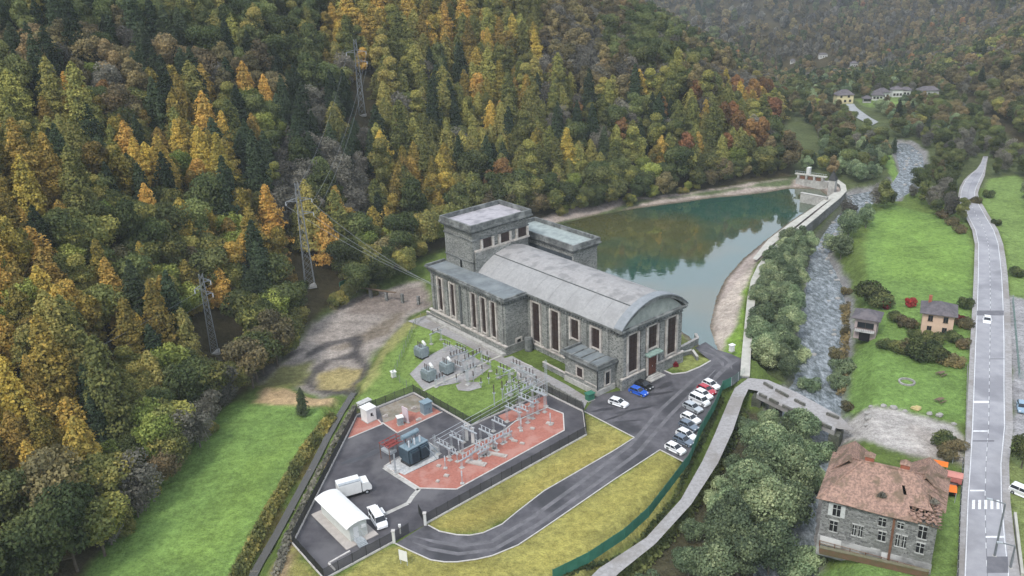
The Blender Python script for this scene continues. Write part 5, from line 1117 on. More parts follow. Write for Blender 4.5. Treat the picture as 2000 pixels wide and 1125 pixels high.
MB().box(10.1, -.32, 0, 10.45, -.05, VH-.3).build('downpipe', M['rust'], vl)
MB().box(.3, -.2, .2, 3.4, -.125, 1.7).box(9.2, -.2, .1, 10.0, -.13, 1.6).build('plaster_patch', M['whiteplaster'], vl)
wall_thing('garden_wall', [(1600,1080), (1690,1100), (1812,1128)], 1.1, .4, 'reddish brick garden wall below the ruined villa', 'wall', noisy('mossy_brick', (.16, .09, .06), (.10, .085, .04), 1.2), capm=noisy('mossy_cap', (.2, .18, .13), (.13, .13, .07), 1.5))
# orange canopies and barrow shed behind the villa
def canopy(px, py, l_, w_, h, ang, label):
    p = G(px, py); t = thing('canopy', label, 'canopy', (p.x, p.y, 0), ang); MB().add([(-l_/2, -w_/2, h), (l_/2, -w_/2, h), (l_/2, w_/2, h+.1), (-l_/2, w_/2, h+.1), (-l_/2, 0, h+.55), (l_/2, 0, h+.55)], [(0, 1, 5, 4), (4, 5, 2, 3), (0, 4, 3), (1, 2, 5), (0, 3, 2, 1)]).build('cover', M['orange'], t)
    for x in (-l_/2+.1, l_/2-.1):
        for y in (-w_/2+.1, w_/2-.1): MB().bar((x, y, 0), (x, y, h), .05).build('leg', M['galv'], t)
canopy(1849, 975, 2.4, 2.2, 2.2, -.4, 'orange canopy beside the villa, nearer the viewer'); canopy(1832, 926, 2.6, 1.6, 2.2, -.5, 'smaller orange canopy behind the collapsed roof corner')
p = G(1857, 943); t = thing('red_trailer', 'faded red covered trailer between the orange canopies and the road', 'trailer', (p.x, p.y, .1), -.5); MB().box(-1.6, -.9, .5, 1.6, .9, 1.7).build('box', noisy('faded_red', (.5, .18, .15), (.4, .13, .11), 1), t); MB().xprism([(-1, 1.7), (1, 1.7), (0, 2.0)], -1.7, 1.7).build('cover', noisy('faded_red2', (.55, .24, .2), (.42, .18, .15), 1), t); wheels(t, (0,), .85, .32, .2)

# ------------------------------------------------------------------ houses
def hiphouse(name, label, cat, corner, ang, W_, D_, H_, rh, wallm, roofm, wins, over=.7, ridge=None, chimney=None, z0=0, cp=0):
    t = thing(name, label, cat, (corner[0], corner[1], z0), ang); MB().box(0, 0, -1, W_, D_, H_).build('wall', wallm, t); r = min(W_, D_)/2; e = over
    a, b_, c, d = (-e, -e, H_), (W_+e, -e, H_), (W_+e, D_+e, H_), (-e, D_+e, H_)
    if W_ >= D_: p, q = (r, D_/2, H_+rh), (W_-r, D_/2, H_+rh)
    else: p, q = (W_/2, r, H_+rh), (W_/2, D_-r, H_+rh)
    lo = [(x, y, z-.18) for x, y, z in (a, b_, c, d)]
    if W_ >= D_: fs = [(0, 1, 5, 4), (1, 2, 5), (2, 3, 4, 5), (3, 0, 4)]
    else: fs = [(0, 1, 4), (1, 2, 5, 4), (2, 3, 5), (3, 0, 4, 5)]
    rf_ = MB().add([a, b_, c, d, p, q]+lo, fs+[(0, 6, 7, 1), (1, 7, 8, 2), (2, 8, 9, 3), (3, 9, 6, 0), (9, 8, 7, 6)]).build('roof', roofm, t)
    if chimney: x, y = chimney; MB().box(x-.35, y-.35, H_, x+.35, y+.35, H_+rh+.6).build('chimney', M['brick'], rf_)
    for sd, x, z0_, z1_, wd in wins:
        def bx(mb, a0, a1, d0, d1, za, zb):
            if sd == 'f': return mb.box(a0, -d1, za, a1, -d0, zb)
            if sd == 'r': return mb.box(W_+d0, a0, za, W_+d1, a1, zb)
            return mb.box(-d1, a0, za, -d0, a1, zb)
        f = bx(MB(), x-wd/2, x+wd/2, .003, .05, z0_, z1_).build('window', M['darkglass'], t); g = MB(); bx(g, x-wd/2-.1, x+wd/2+.1, .003, .12, z0_-.12, z0_); bx(g, x-.03, x+.03, .051, .08, z0_, z1_); g.build('frame', M['woodbrown'], f)
    return t
A = G(1797, 652); hiphouse('cream_house', 'cream two storey house with grey hipped roof in a garden by the main road', 'house', (A.x, A.y), math.radians(-26), 6.6, 6.4, 5.6, 2.0, M['cream'], M['greytile'], [('f', 1.7, 3.6, 5.0, 1.0), ('f', 4.9, 3.6, 5.0, 1.0), ('f', 1.7, 1.0, 2.3, 1.0), ('f', 4.9, 1.0, 2.3, 1.0), ('r', 2, 3.6, 4.9, .9), ('r', 4.5, 1.0, 2.3, .9)], chimney=(1.2, 4.5))
A = G(1667, 652); t = hiphouse('garden_house', 'small pinkish house with grey hipped roof at the river edge', 'house', (A.x, A.y), math.radians(-30), 4.8, 4.6, 4.4, 1.6, noisy('pinkish_plaster', (.42, .34, .33), (.36, .29, .28), 1), M['greytile'], [('f', 2.4, 1.9, 3.3, 3.6), ('r', 2.2, 2.2, 3.2, .8)], .8)
MB().box(.2, -1.3, 1.3, 4.6, -.06, 1.5).build('balcony', M['plaster'], t); g = MB()
for k in range(12): g.bar((.25+k*.39, -1.25, 1.5), (.25+k*.39, -1.25, 2.3), .025)
g.bar((.2, -1.25, 2.3), (4.6, -1.25, 2.3), .04); g.build('railing', M['fence'], t); MB().box(1.3, -.9, -1, 3.6, -.004, 1.29).build('lower_doorway', M['dark'], t)
vill = [(1650,203,'creamy',11,7,'yellow house where the far river road bends',5.5,.0,3),(1713,196,'whiteplaster',7,5,'white house at the left of the far hamlet',3.5,.3,2.4),(1727,193,'whiteplaster',9,6,'white house with dark roof in the middle of the far hamlet',4,-.2,2.6),(1752,190,'whiteplaster',7,6,'pale house right of the middle of the far hamlet',5,.1,2),(1766,187,'whiteplaster',7,5,'small white house at the right end of the far hamlet',4,.5,2),(1693,201,'plaster',5,4,'grey hut left of the white hamlet houses',3,.2,1.6),(1813,188,'plaster',13,6,'long grey roofed building right of the far hamlet',4,.1,2.4),(1661,143,'whiteplaster',8,6,'white house partly hidden among trees up the valley',6,.4,2.5),(1668,131,'plaster',9,6,'pale grey house above the valley houses',5,.1,2.6),(1608,114,'whiteplaster',12,6,'long white building farthest up the valley',5,0,2),(1548,124,'whiteplaster',7,5,'white house at the foot of the dark spur',4,.2,2),(1716,158,'plaster',9,6,'grey house above the hamlet beside the stream',4,.2,2.2)]
for px, py, mt, W_, D_, lb, H_, an, rh in vill:
    q = findground(px, py); W_ *= .8; D_ *= .8; H_ *= .9; rh *= .85
    if q: hiphouse('village_house', lb, 'house', (q[0]-W_/2, q[1]), -an, W_, D_, H_, rh, M[mt], M['greytile'], [('f', W_*.2, 1.2, 2.4, 1.2), ('f', W_*.5, 1.2, 2.4, 1.2), ('f', W_*.8, 1.2, 2.4, 1.2)]+([('f', W_*.25, 3.6, 4.6, 1.1), ('f', W_*.7, 3.6, 4.6, 1.1)] if H_ > 4.8 else []), .5, z0=HT(q[0], q[1])-.3)

# ------------------------------------------------------------------ basin wall, weir, bridge
def wall_line(name, label, cat, pts, w_, ztop, zbot, mt, capm, capw=None):
    """pts world xy along the top; continuous mitred wall"""
    t = thing(name, label, cat, (pts[0][0], pts[0][1], 0)); o = Vector((*pts[0], 0)); P_ = [Vector((*p, 0))-o for p in pts]
    def sweep(wd, za, zb):
        vs = []; n = len(P_)
        for i, p in enumerate(P_):
            d = (P_[min(i+1, n-1)]-P_[max(i-1, 0)]).normalized(); nn = Vector((-d.y, d.x, 0))*wd/2
            z1 = zb[i] if isinstance(zb, list) else zb
            vs += [(p.x+nn.x, p.y+nn.y, za), (p.x-nn.x, p.y-nn.y, za), (p.x-nn.x, p.y-nn.y, z1), (p.x+nn.x, p.y+nn.y, z1)]
        fs = []
        for i in range(n-1):
            for k in range(4): fs.append((i*4+k, i*4+(k+1) % 4, (i+1)*4+(k+1) % 4, (i+1)*4+k))
        return MB().add(vs, fs+[(0, 1, 2, 3), ((n-1)*4+3, (n-1)*4+2, (n-1)*4+1, (n-1)*4)])
    sweep(w_, zbot, ztop).build('wall', mt, t); sweep(capw or w_+.3, ztop+.001, ztop+.25).build('coping', capm, t); return t
WL = GX([(1455,735),(1457,700),(1462,640),(1467,585),(1474,548),(1487,520),(1508,492),(1530,472),(1560,448),(1590,424),(1615,403),(1636,386),(1648,373),(1646,362),(1632,352)], .4)
wall_line('basin_wall', 'long stone retaining wall with pale top between the basin and the river', 'wall', WL, 1.6, .35, -6, M['stonewall'], M['walltop'], 2.0)
sheet('wall_path', [(1560,437),(1600,405),(1618,392),(1630,385),(1642,374),(1628,376),(1590,404),(1545,434),(1500,468),(1470,505),(1478,508),(1512,475)], .12, M['walltop'])
a = G(1556, 350); c = G(1618, 358); dW = c-a; an = math.atan2(dW.y, dW.x); L2 = dW.length
t = thing('intake_weir', 'concrete weir and gate walkway at the far end of the basin', 'weir', (a.x, a.y, 0), an)
MB().box(0, -1, -4, L2, 1, .6).build('sill_wall', M['concrete'], t); MB().box(-.5, -1.2, 2.2, L2*.95, .4, 2.5).build('walkway', M['walltop'], t)
g = MB()
for k in range(14): g.bar((k*L2*.95/13-.3, -1.1, 2.5), (k*L2*.95/13-.3, -1.1, 3.5), .04)
g.bar((-.5, -1.1, 3.5), (L2*.95, -1.1, 3.5), .05); g.build('railing', M['galv'], t)
for k in range(4): MB().box(L2*(k+.3)/4-.4, -1.15, .6, L2*(k+.3)/4+.4, .8, 2.2).build('pier', M['concrete'], t)
for k in range(3): MB().box(L2*(k+.35)/4+.5, -.9, .6, L2*(k+1.25)/4-.4, -.7, 1.9).build('gate_leaf', M['rust'], t)
MB().box(L2*.32, -1.3, 2.5, L2*.42, .6, 5.2).build('winch_tower', M['whiteplaster'], t)
p = G(1625, 372); t = thing('gate_tower', 'dark pointed gate tower beside the weir at the basin corner', 'tower', (p.x, p.y, 0), an); MB().box(-1.2, -1.2, -4, 1.2, 1.2, 4).build('pier', M['concrete'], t); MB().add([(-1.4, -1.4, 4), (1.4, -1.4, 4), (1.4, 1.4, 4), (-1.4, 1.4, 4), (0, 0, 7.5)], [(0, 1, 4), (1, 2, 4), (2, 3, 4), (3, 0, 4), (3, 2, 1, 0)]).build('cap', M['fence'], t)
t2 = MB().box(-5, -.5, -4, 5, .5, .9).box(-5.1, -.6, .9, 5.1, .6, 1.1).build('quay_wall', M['concrete'], loc=tuple(G(1590, 386, 0))); t2.rotation_euler = (0, 0, an-.15); tag(t2, 'pale concrete quay wall below the gate walkway', 'wall')
# stone bridge over the river: parapets and deck
BRt = GX([(1490,748),(1525,768),(1580,796),(1640,818)], .2); BRb = GX([(1478,768),(1510,784),(1560,808),(1630,840)], .2)
MOSS = masonry('mossy_stone', (.12, .125, .10), (.06, .065, .05), (.13, .13, .11), 1.6, (.05, .065, .03))
MOSS2 = masonry('old_parapet', (.20, .19, .17), (.10, .10, .09), (.2, .2, .18), 1.8, (.08, .085, .06))
dk = MB()
for i in range(len(BRt)-1): dk.add([(*BRb[i], .05), (*BRb[i+1], .05), (*BRt[i+1], .05), (*BRt[i], .05), (*BRb[i], -1.0), (*BRb[i+1], -1.0), (*BRt[i+1], -1.0), (*BRt[i], -1.0)], [(0, 1, 2, 3), (4, 7, 6, 5), (0, 4, 5, 1), (3, 2, 6, 7), (0, 3, 7, 4), (1, 5, 6, 2)])
bt = thing('stone_bridge', 'stone bridge carrying the gravel lane over the river, with broken parapets', 'bridge', (0, 0, 0)); dk.build('deck', M['gravel'], bt)
def seg_wall(a, c, w_, z0, z1): m_ = MB(); d = Vector((c[0]-a[0], c[1]-a[1], 0)); m_.obox(((a[0]+c[0])/2, (a[1]+c[1])/2), math.atan2(d.y, d.x), d.length, w_, z1-z0, z0); return m_
def along(L_, q):
    n = len(L_)-1; k = min(int(q*n), n-1); f = q*n-k; return (L_[k][0]*(1-f)+L_[k+1][0]*f, L_[k][1]*(1-f)+L_[k+1][1]*f)
for Ls, gaps in ((BRt, ((.02, .18), (.24, .42), (.5, .62), (.86, .99))), (BRb, ((.05, .2), (.26, .40), (.46, .60), (.66, .97)))):
    for q0, q1 in gaps: seg_wall(along(Ls, q0), along(Ls, q1), .38, .05, .62).build('parapet', MOSS2, bt)
for q in (.33, .66):
    a_ = along(BRb, q); c_ = along(BRt, q); seg_wall(a_, c_, 1.4, -6.5, -1.0).build('pier', MOSS, bt)
for q in (0, 1.0):
    a_ = along(BRb, q); c_ = along(BRt, q); seg_wall(a_, c_, 2.0, -6.5, -1.0).build('abutment', MOSS, bt)
# lane edge stones, lone objects on the lane and gravel lot
rng = random.Random(9)
def rock(px, py, s, label, grp=None, z=None, mt=None, cat='boulder'):
    q = G(px, py, 0 if z is None else z); vs = []; fs = []; n = 7
    for i, (r, h) in enumerate(((.8, 0), (1, .35), (.75, .75), (.2, .95))):
        for k in range(n): a = 2*PI*k/n+i*.3; rr = r*(.75+.5*rng.random())*s; vs.append((math.cos(a)*rr, math.sin(a)*rr*.8, h*s*(.8+.3*rng.random())-.1))
    for i in range(3):
        for k in range(n): fs.append((i*n+k, i*n+(k+1) % n, (i+1)*n+(k+1) % n, (i+1)*n+k))
    fs.append(tuple(range(3*n, 4*n))); o = MB().add(vs, fs).build('boulder', mt or M['rock'], loc=(q.x, q.y, HT(q.x, q.y) if z is None else z)); tag(o, label, cat, grp)
for k, (px, py) in enumerate([(1702,790),(1725,794),(1745,798),(1767,804),(1696,801),(1697,812),(1694,823),(1815,809),(1834,813),(1863,828)]): rock(px, py, .55+.15*(k % 3), 'pale boulder bordering the gravel lot, number %s from the left end of the paddock edge' % ['one','two','three','four','five','six','seven','eight','nine','ten'][k], 'boulders along the gravel lot')
rock(1789, 800, 1.0, 'largest boulder of the row, yellowish, at the paddock edge', None, None, noisy('yellow_rock', (.5, .42, .2), (.38, .3, .15), 1)); rock(1367, 911, .4, 'small white stone lying on the gravel lane', None, None, M['whiteplaster'])
ring = MB(); q = G(1771, 747)
for k in range(20): a = 2*PI*k/20; ring.obox((math.cos(a)*1.5, math.sin(a)*1.5), a+1.57, .42, .35, .4)
o = ring.build('stone_ring', M['rock'], loc=(q.x, q.y, HT(q.x, q.y)-.02)); tag(o, 'ring of grey stones in the middle of the paddock', 'stone ring')
for px, py, lb in ((1838, 733, 'picnic bench in the paddock beside the road'), (1836, 785, 'picnic bench near the bottom of the paddock')):
    q = G(px, py); t = thing('picnic_bench', lb, 'bench', (q.x, q.y, HT(q.x, q.y)-.03), .5); MB().box(-.9, -.35, .7, .9, .35, .76).build('table_top', M['woodbrown'], t)
    for s in (-1, 1): MB().box(-.9, s*.75-.13, .42, .9, s*.75+.13, .47).build('seat', M['woodbrown'], t); MB().bar((s*.65, -.75, 0), (s*.65, .3, .7), .05).bar((s*.65, .75, 0), (s*.65, -.3, .7), .05).build('leg', M['woodbrown'], t)
# riverbed rocks
for k in range(60):
    y = 180+rng.random()*185; xs = cut(P['river'], y)
    if len(xs) < 2: continue
    x = xs[0]+(xs[1]-xs[0])*((rng.random()**.5) if y < 290 else rng.random()); zz = RIVZ(y)-.25
    pq = PROJ(x, y, zz); rock(0, 0, .4+rng.random()*.5, 'grey river boulder, %.1f%% across, %.1f%% down the photo' % (pq[0]/20, pq[1]/11.25), 'boulders in the river', None); o = COL.objects[-1]; o.location = (x, y, zz)
for k in range(22):
    i = rng.randrange(len(DITCH)-1); f = rng.random(); x = DITCH[i][0]*(1-f)+DITCH[i+1][0]*f+rng.uniform(-.7, .7); y = DITCH[i][1]*(1-f)+DITCH[i+1][1]*f+rng.uniform(-.5, .5); pq = PROJ(x, y, -1.7)
    rock(0, 0, .2+rng.random()*.3, 'stone in the ditch, %.1f%% across, %.1f%% down the photo' % (pq[0]/20, pq[1]/11.25), 'stones in the ditch', 0, M['ditchrock']); COL.objects[-1].location = (x, y, -2.0)
# footbridge piers in the dry bed
a = G(690, 567, -.2); c = G(845, 590, -.2); t = thing('footbridge', 'low weathered footbridge on posts across the dry stream bed', 'footbridge', (a.x, a.y, 0), math.atan2(c.y-a.y, c.x-a.x)); Ln = (c-a).length
MB().box(0, -.4, .9, Ln*.55, .4, 1.05).build('deck', M['woodbrown'], t)
for k in range(5): MB().box(Ln*k/5+.3, -.35, -2.5, Ln*k/5+1.0, .35, .9).build('pier', M['stonewall'], t)
a = G(664, 566); c = G(696, 548); t = wall_thing('dark_hoarding', [(664,566),(698,549)], 2.2, .15, 'dark green hoarding at the edge of the forest above the dry bed', 'hoarding', M['greenfence'])

# ------------------------------------------------------------------ trees
def crown_mesh(name, shape, H, R, n, leaf, mt, seed, base=.12):
    r = np.random.RandomState(seed); pos = []; nor = []; tin = []
    if shape == 'cone':
        nl = int(H/1.15); lay_r = r.uniform(.8, 1.08, nl+2); lob = r.uniform(.62, 1.2, (nl+2, 9))*np.linspace(1, 1, 9)*(1+.22*r.uniform(-1, 1, 9)); tl = r.uniform(.25, .75, (nl+2, 9))
        t = base+(1-base)*(1-r.rand(n)**.62)
        lay = (t*nl).astype(int); a = r.rand(n)*2*PI; ai = (a/(2*PI)*9).astype(int) % 9
        rr = R*np.minimum(1, (t-base)/.16+.45)*(1-((t-base)/(1-base))**1.9)**.72*lay_r[lay]*lob[lay, ai]+.12; q = r.rand(n)**.45
        f = (t*nl) % 1; x = np.cos(a)*rr*q; y = np.sin(a)*rr*q; z = t*H-(rr*q)*.28-f*.25
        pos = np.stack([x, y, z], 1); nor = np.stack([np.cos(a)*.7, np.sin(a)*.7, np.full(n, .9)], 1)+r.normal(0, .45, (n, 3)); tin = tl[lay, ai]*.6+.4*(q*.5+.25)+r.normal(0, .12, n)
    else:
        nb = 30 if shape != 'bush' else 12; C_ = []; Rb = []
        while len(C_) < nb:
            p = r.uniform(-1, 1, 3)
            if p @ p > 1 or p @ p < .12: continue
            if shape == 'oval': c_ = np.array([p[0]*R*.62*(1-.35*max(p[2], 0)), p[1]*R*.62*(1-.35*max(p[2], 0)), H*.56+p[2]*H*.36])
            elif shape == 'bush': c_ = np.array([p[0]*R*.72, p[1]*R*.72, H*.45+p[2]*H*.3])
            else: c_ = np.array([p[0]*R*.70, p[1]*R*.70, H*.60+p[2]*H*.28])
            C_.append(c_); Rb.append(R*r.uniform(.26, .46) if shape != 'bush' else R*r.uniform(.3, .5))
        C_ = np.array(C_); Rb = np.array(Rb); tb = r.uniform(.15, .85, nb); i = r.choice(nb, n, p=Rb**2/np.sum(Rb**2))
        d = r.normal(0, 1, (n, 3)); d[:, 2] = d[:, 2]*.8+.25; d /= np.linalg.norm(d, axis=1)[:, None]; q = r.uniform(.72, 1.08, n)
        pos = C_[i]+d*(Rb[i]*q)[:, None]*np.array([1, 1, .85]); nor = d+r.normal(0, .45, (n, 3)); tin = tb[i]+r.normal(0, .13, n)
        pos[:, 2] = np.maximum(pos[:, 2], .3)
    nor /= np.linalg.norm(nor, axis=1)[:, None]; ref = r.normal(0, 1, (n, 3)); u = np.cross(nor, ref); u /= np.linalg.norm(u, axis=1)[:, None]; v = np.cross(nor, u)
    s = leaf*r.uniform(.55, 1.3, n)[:, None]; b_ = nor*s*.25
    co = np.stack([pos-u*s*.5-b_, pos-v*s*.42*r.uniform(.6, 1.3, (n, 1))+b_*.4, pos+u*s*.5-b_, pos+v*s*.42*r.uniform(.6, 1.3, (n, 1))+b_*.4], 1).reshape(-1, 3)
    me = bpy.data.meshes.new(name); me.vertices.add(4*n); me.vertices.foreach_set('co', co.astype(np.float32).ravel())
    me.loops.add(4*n); me.loops.foreach_set('vertex_index', np.arange(4*n, dtype=np.int32)); me.polygons.add(n); me.polygons.foreach_set('loop_start', np.arange(0, 4*n, 4, dtype=np.int32)); me.polygons.foreach_set('loop_total', np.full(n, 4, np.int32)); me.update(calc_edges=True)
    at = me.attributes.new('tint', 'FLOAT', 'POINT'); at.data.foreach_set('value', np.repeat(np.clip(tin, 0, 1), 4).astype(np.float32)); me.materials.append(mt); return me
def trunk_mesh(name, H, r0, mt, seed, limbs=6, top=.85, lo=.25):
    g = random.Random(seed); m_ = MB(); p = Vector((0, 0, -.6)); k = 6; pts = [p]
    for i in range(k): p = p+Vector((g.uniform(-.12, .12), g.uniform(-.12, .12), (H*top+.6)/k)); pts.append(p)
    for i in range(k): m_.bar(pts[i], pts[i+1], r0*(1-.85*i/k), 6, r0*(1-.85*(i+1)/k))
    for j in range(limbs):
        q = lo+(.8-lo)*j/limbs; b_ = pts[0].lerp(pts[-1], q); a = g.random()*6.28; L_ = H*.2*(1.1-q); m_.bar(b_, b_+Vector((math.cos(a)*L_, math.sin(a)*L_, L_*.55)), r0*.35, 4, r0*.1)
    me = bpy.data.meshes.new(name); me.from_pydata(m_.v, [], m_.f); me.update(); me.materials.append(mt); return me
KINDS = []   # (kind, shape, H, R, n, leaf, label noun, far)
def K(*a): KINDS.append(a)
K('gold', 'cone', 19, 3.9, 3300, .72, 'golden larch'); K('gold', 'cone', 15, 3.7, 2900, .7, 'golden larch')
K('olive', 'cone', 19, 4.2, 3300, .72, 'yellow green larch'); K('olive', 'cone', 15, 4.1, 2900, .7, 'yellow green larch')
K('dark', 'cone', 19, 3.6, 3000, .72, 'dark green spruce'); K('dark', 'cone', 15, 3.4, 2500, .7, 'dark green spruce')
K('green', 'round', 14, 5.2, 2800, .8, 'mid green broadleaf tree'); K('green', 'oval', 15, 4.2, 2500, .8, 'mid green broadleaf tree')
K('brown', 'round', 13, 5.0, 2600, .8, 'brown tinged broadleaf tree'); K('brown', 'oval', 15, 4.2, 2400, .8, 'brown tinged broadleaf tree')
K('grey', 'oval', 13, 4.4, 1500, .7, 'thin grey brown tree'); K('orange', 'oval', 12, 3.8, 2300, .75, 'bright orange tree')
K('rust', 'oval', 14, 4.0, 2300, .8, 'rusty red brown tree'); K('lime', 'round', 11, 4.2, 2300, .75, 'lime yellow broadleaf tree')
K('olive', 'round', 13, 5.0, 2700, .8, 'olive yellow broadleaf tree'); K('willow', 'round', 11, 4.8, 3600, .62, 'grey green willow'); K('willow', 'oval', 13, 4.6, 3800, .62, 'grey green willow')
K('willow', 'bush', 5, 2.8, 1500, .5, 'grey green willow bush'); K('green', 'bush', 3.2, 2.2, 1100, .45, 'green shrub'); K('red', 'bush', 2.6, 1.6, 900, .4, 'dark red shrub'); K('brown', 'bush', 3.2, 2.2, 1000, .45, 'brown shrub'); K('olive', 'bush', 5.5, 3.2, 1500, .55, 'yellow green shrub')
K('gold', 'oval', 16, 3.7, 2700, .7, 'golden broadleaf tree'); K('olive', 'oval', 16, 4.1, 2700, .7, 'olive green tall tree'); K('gold', 'cone', 13, 3.9, 2500, .7, 'broad golden larch'); K('olive', 'cone', 13, 4.4, 2500, .7, 'broad yellow green larch')
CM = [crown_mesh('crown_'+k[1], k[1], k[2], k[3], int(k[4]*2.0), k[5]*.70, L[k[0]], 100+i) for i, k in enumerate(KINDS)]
TM = [trunk_mesh('trunk', k[2], .26 if k[1] != 'bush' else .09, M['palebark'] if k[0] in ('grey', 'willow') else M['bark'], 50+i) for i, k in enumerate(KINDS)]
FAR = {}
for i, k in enumerate(KINDS):
    if k[1] != 'bush': FAR[i] = crown_mesh('far_crown', k[1], k[2], k[3], 900, 1.35, L[k[0]], 300+i)
IDX = {}
for i, k in enumerate(KINDS): IDX.setdefault((k[0], 'bush' if k[1] == 'bush' else 'tree'), []).append(i)
IDX[('olive', 'cone')] = [2, 3, 23, 25, 25]; IDX[('gold', 'tree')] = [0, 1, 1, 22, 24, 24]; IDX[('olive', 'fringe')] = [14, 13, 14, 6]
rng = random.Random(21)
def choose(px, py, x, y, reg, d):
    nz = vnoise(np.array(x), np.array(y), 28, 77)*.55+vnoise(np.array(x), np.array(y), 9, 78)*.15+rng.random()*.3; nz = float(np.clip((nz-.15)/.7, 0, .999))
    if reg == 'L':
        if d < 9 and py > 250: w_ = (('lime', .15), ('olivef', .45), ('green', .2), ('brown', .2))
        elif py < 170 and px < 620: w_ = (('olive', .14), ('green', .32), ('dark', .2), ('brown', .16), ('grey', .1), ('lime', .05), ('gold', .03))
        elif 540 < px < 720 and 120 < py < 420: w_ = (('green', .26), ('grey', .38), ('dark', .2), ('olive', .16))
        elif px < 620: w_ = (('olive', .34), ('dark', .08), ('gold', .22), ('olivef', .18), ('green', .06), ('brown', .09), ('rust', .03))
        elif px > 1180 and py < 130: w_ = (('brown', .33), ('green', .33), ('grey', .2), ('rust', .08), ('dark', .06))
        elif px > 1060 and py < 175: w_ = (('grey', .35), ('brown', .25), ('olive', .2), ('green', .15), ('rust', .05))
        elif px < 1340: w_ = (('gold', .36), ('olive', .34), ('dark', .08), ('grey', .06), ('green', .08), ('rust', .04), ('brown', .04))
        elif px < 1570: w_ = (('gold', .34), ('rust', .12), ('olive', .22), ('grey', .12), ('green', .2))
        else: w_ = (('grey', .35), ('green', .3), ('brown', .2), ('dark', .15))
    elif reg == 'R':
        if y > 620: w_ = (('grey', .28), ('brown', .33), ('green', .24), ('rust', .05), ('dark', .10))
        else: w_ = (('green', .27), ('olivef', .2), ('brown', .25), ('grey', .18), ('lime', .04), ('gold', .04), ('dark', .02))
    elif reg == 'V': w_ = (('grey', .28), ('green', .3), ('brown', .14), ('willow', .14), ('dark', .08), ('olivef', .06))
    elif reg == 'S': w_ = (('willow', 1.0),)
    c = 0; tot = sum(a[1] for a in w_)
    for kd, p_ in w_:
        c += p_/tot
        if nz < c or kd == w_[-1][0]: break
    if kd == 'olivef': return rng.choice(IDX[('olive', 'fringe')])
    if kd == 'olive': return rng.choice(IDX[('olive', 'cone')])
    return rng.choice(IDX[(kd, 'tree')])
def inpoly(x, y, poly):
    ins = False; n = len(poly)
    for i in range(n):
        a, c = poly[i], poly[(i+1) % n]
        if (a[1] > y) != (c[1] > y) and x < a[0]+(y-a[1])/(c[1]-a[1])*(c[0]-a[0]): ins = not ins
    return ins
PYS = []
for q_, h_ in ((py1, 29), (py2, 19), (py3, 26)): a_ = PROJ(*q_, HT(*q_)); c_ = PROJ(*q_, HT(*q_)+h_); PYS.append((a_[0], a_[1], a_[2], c_[1]))
cand = []     # (apparent, x, y, z, idx, scale, rot, far)
def tryadd(x, y, reg, d, sc=1.0, idx=None, force=False):
    z = HT(x, y); px, py, k = PROJ(x, y, z+8)
    if k < 20 or px < -260 or px > 2260 or py < -330 or py > 1500: return
    i = choose(px, py, x, y, reg, d) if idx is None else idx
    s = sc*rng.uniform(.72, 1.22); tp = PROJ(x, y, z+KINDS[i][2]*s)[1]
    for qx, qy, qk, qt in PYS:
        if k < qk+6 and abs(px-qx) < (34 if qy > 400 else 18)+KINDS[i][3]*FPX/k*.5 and tp < qy-(qy-qt)*.12 and py > qt-30: return
    cand.append([FPX*KINDS[i][2]*s/k*(1 if (-20 < px < 2020 and -30 < py < 1160) else .01), x, y, z-.25, i, s, rng.random()*6.28, k > 520, px, py, reg])
def scatter(x0, x1, y0, y1, sp, reg, key, fn=None, sc=1.0, dmin=1.5):
    xs = np.arange(x0, x1, sp); ys = np.arange(y0, y1, sp); XX, YY = np.meshgrid(xs, ys); XX = XX+np.random.uniform(-.42, .42, XX.shape)*sp; YY = YY+np.random.uniform(-.42, .42, YY.shape)*sp
    D, I = pdist(XX, YY, P[key])
    dd = np.stack([XX, YY], -1); 
    for x, y, d, i in zip(XX.ravel(), YY.ravel(), D.ravel(), I.ravel()):
        if not i or d < dmin or (fn and not fn(x, y)): continue
        tryadd(float(x), float(y), reg, float(d), sc)
scatter(-330, 190, 40, 460, 4.9, 'L', 'lefthill')
scatter(-500, 215, 460, 1000, 5.6, 'L', 'lefthill', sc=.62)
nohouse = lambda x, y: all((x-q[0]+(q[1]-y)*.38 if y < q[1] else x-q[0])**2/90+(y-q[1])**2/(1100 if y < q[1] else 90) > 1 for q in VH_)
VH_ = [findground(v_[0], v_[1]) or (0, 0) for v_ in vill]
scatter(150, 620, 110, 640, 6.0, 'R', 'righthill', nohouse, .8, 2.5)
scatter(-100, 1100, 640, 1150, 7.8, 'R', 'righthill', nohouse, .78)
scatter(-300, 1700, 1150, 2300, 14, 'R', 'righthill', None, 1.25)
# woods on the valley floor, clear of river, road, hamlet and meadows
P['valley'] = [(112, 335), (128, 350), (131, 372), (146, 410), (146, 440), (136, 475), (154, 515), (180, 575), (205, 630), (205, 680), (180, 730), (120, 810), (30, 900), (-60, 1000), (-60, 1200), (180, 1125), (285, 1065), (345, 985), (357, 880), (337, 760), (295, 640), (258, 520), (228, 425), (210, 355), (196, 310), (183, 300), (172, 262), (150, 262), (120, 262), (118, 300), (128, 312)]
P['eastroad'] = [tuple(p[0])[:2] for p in rl_]+[tuple(p[1])[:2] for p in rl_][::-1]
mead = [GX([(1700,440),(1760,400),(1800,405),(1845,440),(1900,480),(1905,600),(1690,600),(1690,480)]), GX([(1925,350),(1985,340),(2060,560),(1965,570),(1960,470),(1915,390)]), GX([(1735,300),(1780,372),(1762,378),(1728,330)], -1), [(190, 455), (240, 460), (235, 488), (195, 484)], GX([(1640,203),(1690,203),(1735,240),(1740,282),(1700,275),(1645,243)])]
